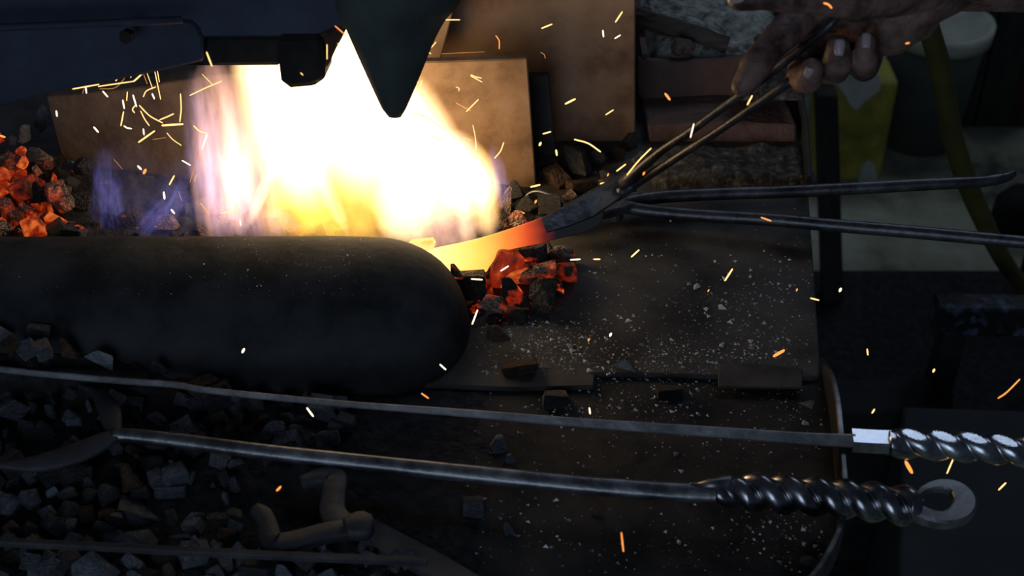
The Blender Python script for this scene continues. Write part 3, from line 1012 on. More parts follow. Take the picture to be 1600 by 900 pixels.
zp = q[2].z
def pan_ash(x, y, e, f):
    p = Vector((x, y, 0))
    return zp + 0.002 + min(e, f) * 0.016 + 0.028 * min(e, f) * max(0, mnoise.noise(p * 14 + Vector((3, 1, 0)))) + 0.02 * (y - y0) / 0.25 * f + 0.006 * mnoise.noise(p * 55) * f
bm = mound('ash', (q[0].x + 0.006, q[-1].x - 0.006, y0 + 0.012, y0 + 0.27), pan_ash, None, 70, 50)
tag(obj('ash_heap', bm, M['ash']), 'pale grey ash filling the brown curved pan', 'ash', kind='stuff')
bm = bmesh.new()
tube(bm, [PY(985, 22, y0 + .07), PY(1030, 38, y0 + .06), PY(1080, 52, y0 + .05), PY(1138, 70, y0 + .04)], [0.011, 0.0105, 0.0095, 0.0085], 9)
for v in bm.verts:
    v.co += Vector((0, 0, 1)) * 0.0015 * mnoise.noise(v.co * 90)
tag(obj('stick', bm, M['stick']), 'thick charred stick lying slantwise on the ash in the pan', 'stick')
bm = bmesh.new()
tube(bm, [PY(1180, 62, y0 + .03), PY(1205, 52, y0 + .04), PY(1240, 40, y0 + .05)], [0.003, 0.004, 0.004], 7)
tag(obj('stick', bm, M['stick']), 'thin dark stick on the ash beside the pointing finger', 'stick')
o = lump('ash_lump', PY(1066, 75, y0 + .02), (0.013, 0.009, 0.009), (0.2, 0.4, 0.3), 'coal_ash', 5)
tag(o, 'pale brown ashen lump at the front of the ash pan below the stick', 'lump')
bm = slab_px([(1012, 197), (1130, 191), (1244, 196), (1246, 226), (1150, 232), (1016, 229)], PY(1130, 210, 0.235), (0, -1, 0.1), 0.07, 0.002)
tag(obj('brick', bm, M['brick']), 'long brown brick lying on the bench under the ash pan', 'brick')
def dash(x, y, e, f):
    p = Vector((x, y, 0))
    return BZ + 0.001 + min(e, f) * (0.008 + 0.012 * max(0, mnoise.noise(p * 20 + Vector((7, 3, 0))))) + 0.003 * mnoise.noise(p * 70) * min(e, f)
a, b = PZ(1000, 285), PZ(1250, 200)
bm = mound('ash', (a.x + .01, b.x, PZ(1100, 296).y, PZ(1100, 236).y), dash, None, 60, 26)
tag(obj('ash_heap', bm, M['ash_dark']), 'low dark ash spread on the bench in front of the brown brick', 'ash', kind='stuff')
a, b = PZ(1165, 190, BZ + .04), PZ(1252, 150, BZ + .04)
bm = mound('ash', (a.x, b.x, 0.245, 0.295), lambda x, y, e, f: BZ + 0.042 + min(e, f) * (0.012 + 0.006 * mnoise.noise(Vector((x, y, 0)) * 30)), None, 30, 16)
tag(obj('ash_heap', bm, M['ash_dark']), 'small mound of gritty ash on top of the brown brick', 'ash', kind='stuff')

# ------------------------------------------------------------------ coal
rng = random.Random(11)


def line(px, x):
    for (xa, ya), (xb, yb) in zip(px[:-1], px[1:]):
        if x <= xb:
            return ya + (yb - ya) * (x - xa) / (xb - xa)
    return px[-1][1]


L1 = [(-200, 560), (0, 577), (320, 609), (720, 645), (1600, 700)]
L2 = [(-200, 727), (60, 727), (120, 708), (180, 682), (560, 722), (1600, 800)]
L3 = [(-200, 838), (0, 847), (668, 879), (1600, 915)]
ZONES = ['along the foot of the hearth guard', 'between the flat poker and the fork', 'between the fork and the thin bar', 'below the thin iron bar']


def zone(x, y):
    return 0 if y < line(L1, x) else 1 if y < line(L2, x) else 2 if y < line(L3, x) else 3


def heap_z(x, y):
    """coal heap over the tray: thick in the corner, thinning out towards the open tray"""
    f = max(0.0, min(1.0, (0.03 - x) / 0.22 + 0.25 * mnoise.noise(Vector((x * 9, y * 9, 2)))))
    g = max(0.0, min(1.0, (-0.10 - y) / 0.03))
    up = max(0.0, min(1.0, (y + 0.150) / 0.02)) * max(0.0, min(1.0, (-0.22 - x) / 0.10))
    return TZ + 0.009 * f * (0.4 + 0.6 * g) + 0.034 * up


bm = mound('coal_dust_and_shade', (-0.62, 0.02, -0.42, -0.105), lambda x, y, e, f: heap_z(x, y) - 0.006 + min(e, f) * 0.006 + 0.003 * mnoise.noise(Vector((x, y, 0)) * 60) * min(e, f), None, 70, 36)
tag(obj('coal_dust_and_shade', bm, M['coal_dust_and_shade']), 'black coal dust under the heap of charcoal on the tray', 'coal dust', kind='stuff')

TONES = {'coal': 'matt black', 'coal_brown': 'rusty brown', 'coal_grey': 'dull grey', 'coal_painted_glint': 'glinting silvery'}
taken = []


LAND = [(176, 664, 'raised fork prong'), (60, 724, 'long fork prong'), (178, 682, 'fork neck'), (280, 690, 'fork shaft start'), (400, 705, 'middle fork shaft'), (520, 720, 'lit stretch of the fork shaft'), (100, 586, 'flat poker'), (420, 620, 'poker middle'), (100, 852, 'thin iron bar'), (420, 868, 'thin bar end part'), (600, 880, 'thin bar tip'), (430, 850, 'bent iron hook')]
FILL = []


def short(lab):
    w = []
    for x in lab.split():
        if x.strip(',') in STOP or len(w) == 6:
            break
        w.append(x)
        if x.endswith(','):
            break
    return ' '.join(w).strip(',')


STOP = set('with by on above below beside under touching between lying standing leaning in at just before resting tucked alone left behind against and pointing tucked hidden near where over of'.split())


def relabel(group):
    """each filler coal is named by the nearest thing one can find, and by how near it is to it"""
    by = {}
    for o, tone, x, y in FILL:
        lx, ly, nm = min(LAND, key=lambda t: (t[0] - x) ** 2 + 1.5 * (t[1] - y) ** 2)
        dx, dy = x - lx, (y - ly) * 1.2
        rel = ('right of' if dx > 0 else 'left of') if abs(dx) > abs(dy) else ('below' if dy > 0 else 'above')
        by.setdefault((tone, rel, nm), []).append((math.hypot(dx, dy), o))
    nth = ['closest', 'second closest', 'third closest', 'fourth closest', 'fifth closest', 'sixth closest', 'seventh closest', 'eighth closest', 'ninth closest', 'tenth closest', 'eleventh closest', 'twelfth closest']
    for (tone, rel, nm), lst in by.items():
        lst.sort(key=lambda t: t[0])
        for i, (_, o) in enumerate(lst):
            o['label'] = f'{tone} {rel} the {nm}' + (f', {nth[min(i, 11)]} such' if len(lst) > 1 else '')
    FILL.clear()
    LAND.clear()


def coal_at(x, y, z, wpx, hpx, mat, label, group, name='charcoal_lump', rot=None, seed=None, tall=1.0, embed=0.35):
    p = PZ(x, y, z)
    k = depth(p) / F
    sx, sz = wpx * k / 2 / 0.85, hpx * k / 2 / 0.85
    sy = (sx + sz) / 2 * rng.uniform(0.75, 1.0)
    if rot is None:
        rot = (rng.uniform(-.5, .5), rng.uniform(-.4, .4), rng.uniform(-1.2, 1.2))
    else:
        rot = (PITCH * -0.6, R(rot), 0)
    o = lump(name, p + Vector((0, 0, min(sx, sz) * embed)), (sx, sy, sz), rot, mat, rng.randrange(999) if seed is None else seed)
    taken.append((x, y, max(wpx, hpx) / 2))
    return tag(o, label, 'ember' if 'ember' in name else 'charcoal', group)


H = BZ - 0.003
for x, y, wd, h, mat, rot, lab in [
    (160, 563, 50, 24, 'coal_painted_glint', 35, 'silvery rectangular charcoal block with bright wood grain, by the guard foot'),
    (120, 668, 30, 31, 'coal_painted_glint', 0, 'glinting cube shaped coal between the two fork prongs'),
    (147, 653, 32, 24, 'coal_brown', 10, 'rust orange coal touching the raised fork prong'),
    (6, 690, 24, 44, 'coal_painted_glint', 5, 'bluish shiny coal at the picture edge above the long prong'),
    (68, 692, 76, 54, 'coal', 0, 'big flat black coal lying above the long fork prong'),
    (217, 724, 20, 38, 'coal_painted_glint', -40, 'shiny stub of charcoal stick just below the fork neck'),
    (304, 722, 24, 42, 'coal_painted_glint', -25, 'curved violet glinting charcoal piece under the fork shaft'),
    (333, 667, 30, 32, 'coal_grey', 0, 'smooth round grey pebble of coal just above the fork shaft'),
    (300, 660, 24, 40, 'coal_grey', 0, 'upright grey coal stub beside the round grey pebble'),
    (222, 812, 92, 36, 'coal_grey', 25, 'long split grey charcoal stick in the middle of the heap'),
    (182, 862, 66, 60, 'coal_grey', -20, 'large angular grey coal resting over the thin iron bar'),
    (276, 850, 80, 28, 'coal_grey', -12, 'flat grey charcoal slab just above the thin iron bar'),
    (344, 814, 46, 22, 'coal_ash', 0, 'pale yellowish glinting coal left of the bent iron hook'),
    (56, 814, 38, 48, 'coal_brown', 5, 'brown squared coal standing in the lower corner of the heap'),
    (32, 765, 42, 36, 'coal_grey', 0, 'three cornered blue grey coal under the long prong'),
    (155, 740, 34, 30, 'coal_grey', 0, 'violet grey coal with ribbed face below the fork neck'),
    (476, 664, 44, 28, 'coal_grey', 0, 'lone rounded grey coal below the flat poker, before the guard'),
    (495, 690, 32, 18, 'coal_grey', 35, 'thin grey sliver of coal under the lone rounded one'),
    (272, 778, 50, 38, 'coal_grey', 0, 'bluish lumpy coal above the long split stick'),
    (333, 775, 26, 40, 'coal_grey', 0, 'small bluish coal left of the bent iron hook'),
    (60, 525, 42, 30, 'coal_grey', 10, 'smooth grey coal leaning high on the foot of the guard'),
    (105, 552, 36, 40, 'coal_brown', 0, 'brown coal leaning on the guard beside the silvery block'),
    (238, 632, 28, 42, 'coal_brown', 5, 'brown coal stub under the flat poker'),
    (120, 588, 30, 14, 'coal_grey', 5, 'flat grey coal tucked above the flat poker'),
    (780, 702, 36, 38, 'coal_grey', 10, 'violet grey coal alone on the open tray between poker and fork'),
    (797, 721, 22, 20, 'coal_grey', 0, 'small coal touching the violet grey one on the tray'),
    (740, 798, 38, 36, 'coal_grey', 0, 'bluish coal on the open tray below the fork shaft'),
    (795, 832, 28, 28, 'coal_grey', 0, 'small dark coal on the tray below the bluish one'),
    (938, 801, 26, 18, 'coal_brown', 0, 'small brown coal on the tray under the middle of the fork shaft'),
    (1265, 882, 38, 22, 'coal_grey', 10, 'small grey slab at the curved corner of the tray rim'),
    (868, 628, 40, 26, 'coal', 0, 'dark lump half hidden behind the flat poker'),
    (1045, 618, 44, 22, 'coal', 0, 'flat black lump with pale crumbs under the seam of the plate'),
    (776, 524, 46, 24, 'coal_brown', 0, 'brown squared lump lying in ash below the embers'),
    (812, 578, 66, 22, 'coal_brown', -12, 'long brown wedge in ash beside the end of the guard'),
    (655, 688, 20, 12, 'coal', 0, 'tiny dark pebble on the tray between poker and fork'),
]:
    onp = x > 600
    z = (BZ if y < 590 else TZ) if onp else (H if y > 575 else BZ + 0.038 + (563 - y) * 0.0003)
    coal_at(x, y, z, wd, h, mat, lab, 'single coals one can tell apart', rot=rot)
    LAND.append((x, y, short(lab)))

# the heap itself
count = 0
pts = []
y = 505
while y < 925:
    x = -20
    while x < 660:
        px_, py_ = x + rng.uniform(-13, 13), y + rng.uniform(-9, 9)
        lim = 470 + 90 * math.sin((py_ - 560) / 60) if py_ > 640 else 560
        lim = 330 if py_ < line(L1, px_) - 4 else lim if py_ < 720 else (430 if py_ < 860 else 640)
        if py_ < line(L1, px_) and py_ < 515 + 0.26 * px_:
            x += 34
            continue
        if px_ < lim and not (380 < px_ < 590 and 735 < py_ < 858):
            pts.append((px_, py_))
        x += 33
    y += 25
rng.shuffle(pts)
for px_, py_ in pts:
    if any((px_ - a) ** 2 + (py_ - b) ** 2 < (s * 0.8) ** 2 for a, b, s in taken[:35]):
        continue
    wd = rng.uniform(26, 52)
    h = wd * rng.uniform(0.55, 0.95)
    mat = rng.choices(['coal', 'coal_brown', 'coal_grey', 'coal_painted_glint'], [46, 15, 36, 2.5])[0]
    zn = zone(px_, py_)
    if mat == 'coal_painted_glint':
        wd *= .6
        h *= .6
    g = f'{TONES[mat]} coals {ZONES[zn]}'
    pz = PZ(px_, py_)
    pz = PZ(px_, py_, heap_z(pz.x, pz.y) + 0.006)
    FILL.append((coal_at(px_, py_, heap_z(pz.x, pz.y) + rng.uniform(0.0, 0.006) + (0.012 if zn == 0 else 0), wd, h, mat, f'{TONES[mat]} coal in the heap', g), f'{TONES[mat]} heap coal', px_, py_))
relabel('heap')

# ------------------------------------------------------------------ embers in the hearth
taken.clear()
bm = mound('coal_dust_and_shade', (-0.62, 0.02, 0.03, 0.165), lambda x, y, e, f: BZ + 0.001 + min(1, e, f) * 0.008 + 0.03 * max(0, min(1, (-0.30 - x) / 0.12)) * f * (y - 0.02) / 0.14 + 0.004 * mnoise.noise(Vector((x, y, 0)) * 50) * min(e, f), None, 60, 26)
tag(obj('coal_dust_and_shade', bm, M['coal_dust_and_shade']), 'black coal dust on the hearth bed under the embers and flames', 'coal dust', kind='stuff')
HS = [
    (24, 284, 56, 36, 'ember_hot', 'curved bright orange ember at the top of the glowing bed'),
    (14, 305, 40, 44, 'ember_hot', 'squared orange ember at the picture edge in the glowing bed'),
    (56, 294, 30, 32, 'ember_ash', 'ash coated rounded ember beside the curved orange one'),
    (54, 332, 30, 30, 'ember_hot', 'round orange ember low in the glowing bed'),
    (76, 328, 26, 52, 'ember', 'upright reddish ember in the middle of the glowing bed'),
    (86, 352, 40, 38, 'ember_hot', 'forked ember with a white hot tip, just above the guard'),
    (64, 252, 44, 34, 'ember_ash', 'ashen pink ember at the very top of the glowing heap'),
    (10, 355, 36, 24, 'ember_hot', 'flat bright ember at the picture edge just above the guard'),
    (45, 215, 52, 30, 'coal_grey', 'dark grey coal above the glowing bed, under the hood'),
    (68, 190, 26, 50, 'coal_grey', 'tall bluish coal standing against the hearth slab edge'),
    (118, 266, 18, 26, 'coal_painted_glint', 'small bluish glinting coal at the edge of the glowing bed'),
    (102, 300, 22, 26, 'coal_ash', 'small pale ashen coal beside the glowing bed'),
    (165, 300, 22, 42, 'coal_brown', 'brownish coal standing where the blue flames begin'),
    (345, 345, 46, 40, 'coal_ash', 'grey ash spotted coal in front of the tall flame'),
    (320, 325, 34, 28, 'coal_grey', 'grey coal behind the ash spotted one'),
    (205, 350, 48, 40, 'ember_edge', 'black coal with a thin glowing arc on its side'),
    (262, 352, 44, 26, 'coal_ash', 'pale ash covered coal under the blue flames'),
    (398, 350, 30, 36, 'ember_edge', 'black coal with red spots under the tall flame'),
    (430, 352, 46, 34, 'coal', 'dark coal in the gap at the foot of the yellow flame'),
]
for x, y, wd, h, mat, lab in HS:
    z = BZ + 0.012 + (0.03 if x < 100 and y < 260 else 0.012 if x < 120 else 0)
    coal_at(x, y, z, wd, h, mat, lab, 'single embers one can tell apart', name='glowing_ember' if mat.startswith('ember') else 'charcoal_lump')
    LAND.append((x, y, short(lab)))
y = 222
while y < 372:
    x = -12
    while x < 560:
        px_, py_ = x + rng.uniform(-9, 9), y + rng.uniform(-6, 6)
        x += 24
        if px_ < 135:
            if py_ < 225 + 0.25 * px_ and px_ > 40:
                continue
        elif px_ < 150 or py_ < 318:
            continue
        if any((px_ - a) ** 2 + (py_ - b) ** 2 < (s * (0.55 if px_ < 135 else 0.85)) ** 2 for a, b, s in taken[:19]):
            continue
        wd = rng.uniform(18, 34)
        h = wd * rng.uniform(.6, 1)
        pz = PZ(px_, py_)
        if px_ < 135:
            hot = max(0, 1 - ((px_ - 35) / 75) ** 2) * (1 if py_ > 250 else .4)
            mat = rng.choices(['ember_hot', 'ember', 'ember_ash', 'ember_edge', 'coal'], [4.2 * hot, 4.0 * hot, 2.2 * hot, 1.2, 1.6 * (1 - hot) + .3])[0]
            where = 'of the glowing bed beside the blue flames'
            wd, h = wd * 1.3, h * 1.3
            z = BZ + 0.013 + 0.03 * max(0, min(1, (-0.30 - pz.x) / 0.12)) * max(0, (pz.y - 0.02) / 0.14)
        else:
            mat = rng.choices(['coal', 'coal_brown', 'coal_grey', 'ember_edge'], [5, 2.5, 1.5, 1.2])[0]
            where = 'at the foot of the flames behind the guard'
            z = BZ + 0.008
        em = mat.startswith('ember')
        tone = {'ember_hot': 'bright orange glowing', 'ember': 'dull red glowing', 'ember_ash': 'ash coated pinkish', 'ember_edge': 'black red cracked', 'coal': 'black unlit', 'coal_brown': 'brown unlit', 'coal_grey': 'grey unlit'}[mat]
        FILL.append((coal_at(px_, py_, z, wd, h, mat, f'{tone} coal {where}', f'{tone} coals {where}', name='glowing_ember' if em else 'charcoal_lump'), f'{tone} coal', px_, py_))
    y += 21
LAND += [(470, 345, 'foot of the yellow flame'), (530, 345, 'white flame foot'), (140, 330, 'end of the glowing bed'), (240, 330, 'blue flames')]
relabel('hearth')

# embers spilled on the bench under the blade
for x, y, wd, h, mat, z, rot, lab in [
    (788, 424, 42, 58, 'ember_hot', .010, 20, 'tall orange glowing wedge of ember right under the blade'),
    (764, 440, 40, 56, 'ember_ash', .008, 15, 'pinkish ember with violet flame beside the blade corner'),
    (812, 434, 56, 20, 'ember_hot', .012, -22, 'slender bright orange ember pointing away from the blade'),
    (773, 477, 46, 24, 'ember_ash', .010, 10, 'tan topped ember with glowing lower edge, near the guard end'),
    (744, 482, 30, 22, 'ember_edge', .004, 10, 'small dark ember between the tan topped one and the guard'),
    (736, 452, 50, 46, 'ember_edge', .012, 0, 'big black coal against the rounded end of the guard'),
    (711, 427, 24, 24, 'ember_ash', .035, 0, 'small pale ember under the blade corner, over the guard'),
    (852, 470, 66, 50, 'ember_edge', .010, -10, 'largest black coal of the spilled embers, red at its foot'),
    (800, 466, 56, 52, 'ember_edge', .012, 0, 'rounded black coal with red cracks in the middle of the spill'),
    (842, 440, 56, 34, 'ember', .014, 0, 'brownish red ember on top of the largest black coal'),
    (852, 426, 40, 26, 'ember_ash', .018, -15, 'ridged ashen ember in the spill below the lying tan one'),
    (880, 402, 56, 26, 'ember_ash', .010, 8, 'flat tan ember lying apart at the outer edge of the spill'),
    (886, 429, 30, 30, 'ember', .006, 0, 'small red rimmed ember at the outer edge of the spill'),
    (822, 404, 56, 34, 'ember_edge', .016, 0, 'dark cracked coal tucked under the red part of the blade'),
    (842, 388, 44, 30, 'coal_ash', .008, 0, 'grey squared coal behind the spill under the blade'),
    (820, 425, 32, 28, 'ember', .012, 0, 'dull red ember beside the slender orange one'),
    (776, 500, 30, 16, 'ember_edge', .002, 0, 'low black ember with a red spot at the near end of the spill'),
    (812, 496, 32, 20, 'ember_edge', .002, 0, 'small black coal with red foot at the near edge of the spill'),
    (764, 455, 34, 26, 'ember', .008, 0, 'dim red ember hidden between the black coals'),
    (840, 410, 30, 26, 'coal', .006, 0, 'small black coal behind the dark cracked one'),
    (866, 455, 32, 34, 'ember_edge', .012, 0, 'black coal on the far shoulder of the largest one'),
    (660, 385, 40, 18, 'ember_white', .05, -10, 'white hot ember on the blade side of the guard crest'),
    # behind the blade, at the right foot of the fire
    (790, 318, 30, 44, 'coal_ash', .012, 30, 'ashen pinkish coal edge beside the end of the flames'),
    (778, 345, 34, 34, 'ember_edge', .010, 0, 'dark coal with bluish flame just above the blade'),
    (806, 345, 40, 26, 'ember_ash', .008, 0, 'reddish ashen coal just above the glowing blade'),
    (800, 300, 36, 26, 'coal', .010, 0, 'black coal at the foot of the pale tan plate'),
    (826, 318, 44, 36, 'coal', .008, 0, 'black coal under the thin curved wire'),
    (858, 322, 40, 30, 'coal', .006, 0, 'black coal between the curved wire and the tongs'),
]:
    em = mat.startswith('ember')
    coal_at(x, y, BZ + z, wd * 1.12, h * 1.12, mat, lab, 'embers spilled under the blade', name='glowing_ember' if em else 'charcoal_lump', rot=rot, embed=0.25)
# dark rubble behind the tongs at the foot of the plates
for x, y, wd, h, mat in [(850, 255, 44, 22, 'coal_brown'), (900, 262, 70, 46, 'coal'), (870, 282, 50, 24, 'coal_brown'), (930, 252, 40, 28, 'coal'), (950, 275, 36, 22, 'coal_grey'), (905, 295, 46, 22, 'coal_brown'), (945, 290, 28, 16, 'coal_ash'), (965, 245, 30, 26, 'coal'), (840, 275, 30, 22, 'coal'), (893, 312, 26, 18, 'coal_ash'), (1000, 250, 34, 22, 'coal_grey'), (985, 225, 26, 22, 'coal')]:
    t = {'coal': 'black', 'coal_brown': 'brown', 'coal_grey': 'grey', 'coal_ash': 'pale pinkish'}[mat]
    FILL.append((coal_at(x, y, BZ + .002, wd, h, mat, f'{t} cinder', 'cinders behind the tongs', name='cinder'), f'{t} cinder', x, y))
LAND += [(838, 290, 'corner of the tan plate'), (993, 236, 'brown plate corner'), (890, 320, 'jaws of the tongs'), (900, 245, 'brown plate foot')]
relabel('cinders')
bm = bmesh.new()
tube(bm, [PZ(815, 318, BZ + .004), PZ(826, 303, BZ + .012), PZ(842, 299, BZ + .016), PZ(862, 306, BZ + .014), PZ(880, 318, BZ + .008), PZ(893, 322, BZ + .004)], [0.0012, .0016, .0018, .0018, .0016, .0012], 7)
tag(obj('wire', bm, M['iron_worn'], smooth=True), 'thin curved wire arching over coals beside the tongs', 'wire')
tag(obj('steel_strip', strap([(886, 333), (898, 324), (910, 316)], .0035, .0012, BZ + .056, Vector((0, -.3, .9)), 3), M['iron_worn']), 'short bright edged steel strip lying on the dark end of the blade', 'strip')

# ------------------------------------------------------------------ pale chips and ash flecks
CH = [(765, 595, 18, 'largest white chip, beside the foot of the guard end'), (786, 605, 10, 'pale chip just beside the largest white one'), (1184, 543, 9, 'white chip on the plate above the patch plate'), (1177, 580, 8, 'white chip lying on the patch plate'),
      (1258, 660, 14, 'ragged pale chip by the tray rim above the poker'), (1023, 620, 7, 'small white chip at the tip of the flat black lump'), (1150, 559, 10, 'grey white chip pair on the plate over the patch'), (1036, 597, 7, 'white chip just below the plate seam'),
      (1127, 540, 8, 'grey chip left of the white one on the plate'), (895, 577, 7, 'pale chip in the thick ash near the guard end'), (1081, 649, 7, 'white chip just above the poker shaft'), (1048, 345, 8, 'pale crumb beside the lower rein of the lying tongs'), (1172, 432, 7, 'white crumb on the bare bench plate'), (1235, 447, 9, 'white crumb near the long edge of the bench plate'),
      (757, 780, 10, 'white crumb on the tray beside the bluish coal'), (1218, 742, 7, 'pale crumb on the tray above the twisted handle')]
for x, y, s, lab in CH:
    o = lump('ash_chip', PZ(x, y, (BZ if y < 585 else TZ) + .001), (s * .00027, s * .00022, s * .0002), (rng.random(), rng.random(), rng.random() * 6), 'fleck', rng.randrange(99))
    tag(o, lab, 'chip', 'pale chips on the bench')


def flecks(name, pts, mat, label):
    """pts: (point, normal, size): one small four faced crumb each"""
    vs, fs = [], []
    for p, n, s in pts:
        a = rng.uniform(0, 6.28)
        t = n.orthogonal().normalized()
        b = n.cross(t)
        k = len(vs)
        for j in range(3):
            ang = a + j * 2.1 + rng.uniform(-.4, .4)
            vs.append(p + (t * math.cos(ang) + b * math.sin(ang)) * s * rng.uniform(.5, 1.2))
        vs.append(p + n * s * rng.uniform(.3, .9))
        fs += [(k, k + 1, k + 3), (k + 1, k + 2, k + 3), (k + 2, k, k + 3), (k, k + 2, k + 1)]
    me = bpy.data.meshes.new(name)
    me.from_pydata(vs, [], fs)
    me.materials.append(M[mat])
    o = bpy.data.objects.new(name, me)
    COL.objects.link(o)
    return tag(o, label, 'ash', kind='stuff')


ZUP = Vector((0, 0, 1))
clusters = [(850, 540, 60, 30, 620), (905, 545, 55, 30, 420), (800, 560, 45, 30, 160), (1060, 470, 70, 25, 70), (1215, 445, 35, 18, 110), (1150, 480, 60, 20, 90), (1110, 555, 70, 18, 260), (1190, 540, 50, 30, 260), (1040, 550, 50, 20, 130), (990, 600, 60, 18, 170), (1070, 600, 40, 22, 130), (1020, 640, 70, 14, 130), (1100, 440, 90, 40, 90), (960, 440, 60, 40, 50), (1230, 640, 30, 22, 80), (690, 660, 60, 22, 60), (1180, 690, 70, 20, 90), (1230, 830, 50, 40, 140), (760, 830, 120, 50, 90), (640, 780, 90, 40, 60), (900, 700, 200, 18, 70), (1080, 840, 140, 40, 110), (1050, 260, 60, 18, 90), (1180, 265, 50, 22, 120), (870, 640, 60, 12, 50)]


def onbench(x, y):
    if y < 585 and 745 < x < 1272 and y > 225:
        return BZ
    if 590 < y < 895 and 560 < x < 1295:
        return TZ
    return None


light, dark = [], []
for cx_, cy_, sx_, sy_, n in clusters:
    for _ in range(n):
        x, y = rng.gauss(cx_, sx_), rng.gauss(cy_, sy_)
        z = onbench(x, y)
        if z is None or (y < 500 and x < 905):
            continue
        s = 0.00075 * math.exp(rng.gauss(0, 0.6))
        (light if rng.random() < .5 else dark).append((PZ(x, y, z), ZUP, s))
for _ in range(900):
    x, y = rng.uniform(600, 1290), rng.uniform(230, 895)
    z = onbench(x, y)
    if z is None or (y < 500 and x < 905):
        continue
    (light if rng.random() < .25 else dark).append((PZ(x, y, z), ZUP, 0.0007 * math.exp(rng.gauss(0, 0.6))))
flecks('ash_flecks', light, 'fleck', 'white ash crumbs scattered over the bench plate and tray')
flecks('ash_flecks', dark, 'fleck_dark', 'grey cinder grit scattered over the bench plate and tray')
gp = []
for _ in range(260):
    x = GX - abs(rng.gauss(0, 0.08)) if rng.random() < .7 else rng.uniform(-0.5, GX)
    th = R(rng.uniform(60, 112))
    n = Vector((0, -math.cos(th), math.sin(th)))
    gp.append((Vector((x, GY, GZ)) + n * (GR + 0.0008), n, 0.00036 * math.exp(rng.gauss(0, .45))))
flecks('ash_flecks', gp, 'fleck', 'fine pale ash specks on the crest of the hearth guard')

# ------------------------------------------------------------------ sparks: light trails in the air, shaped as glowing slivers
def spark(px, wpx, mat, label, d=None):
    if d is None:
        x, y = px[len(px) // 2]
        if y > 372:
            d = 0.92 * min(depth(PZ(x, y)), 1.25) if x < 1300 else 1.02
        elif x > 1270:
            d = 0.90
        elif x > 985:
            d = 1.02
        elif x > 690:
            d = depth(PY(x, y, 0.10))
        else:
            d = depth(PY(x, y, -0.005))
    if len(px) == 1:
        x, y = px[0]
        px = [(x - .6, y + 1.2), (x + .6, y - 1.2)]
        wpx *= 1.2
    r = wpx * 0.40 * d / F
    q = smooth_path([list(PD(x, y, d)) for x, y in px], 5) if len(px) > 2 else [list(PD(*px[0], d)), list((PD(*px[0], d) + PD(*px[1], d)) / 2), list(PD(*px[1], d))]
    q = [Vector(a) for a in q]
    e = (q[0] - q[1]).normalized() * r
    q = [q[0] + e] + q + [q[-1] + (q[-1] - q[-2]).normalized() * r]
    bm = bmesh.new()
    n = len(q) - 1
    sweep(bm, q, lambda i, t: circ(r * (0.35 if i in (0, n) else 0.85 if i in (1, n - 1) else 1.0), 6), up=Vector((0.1, -0.8, 0.6)))
    o = obj('spark', bm, M[mat])
    SPARKS.append((o, px, wpx, mat, label))
    return o


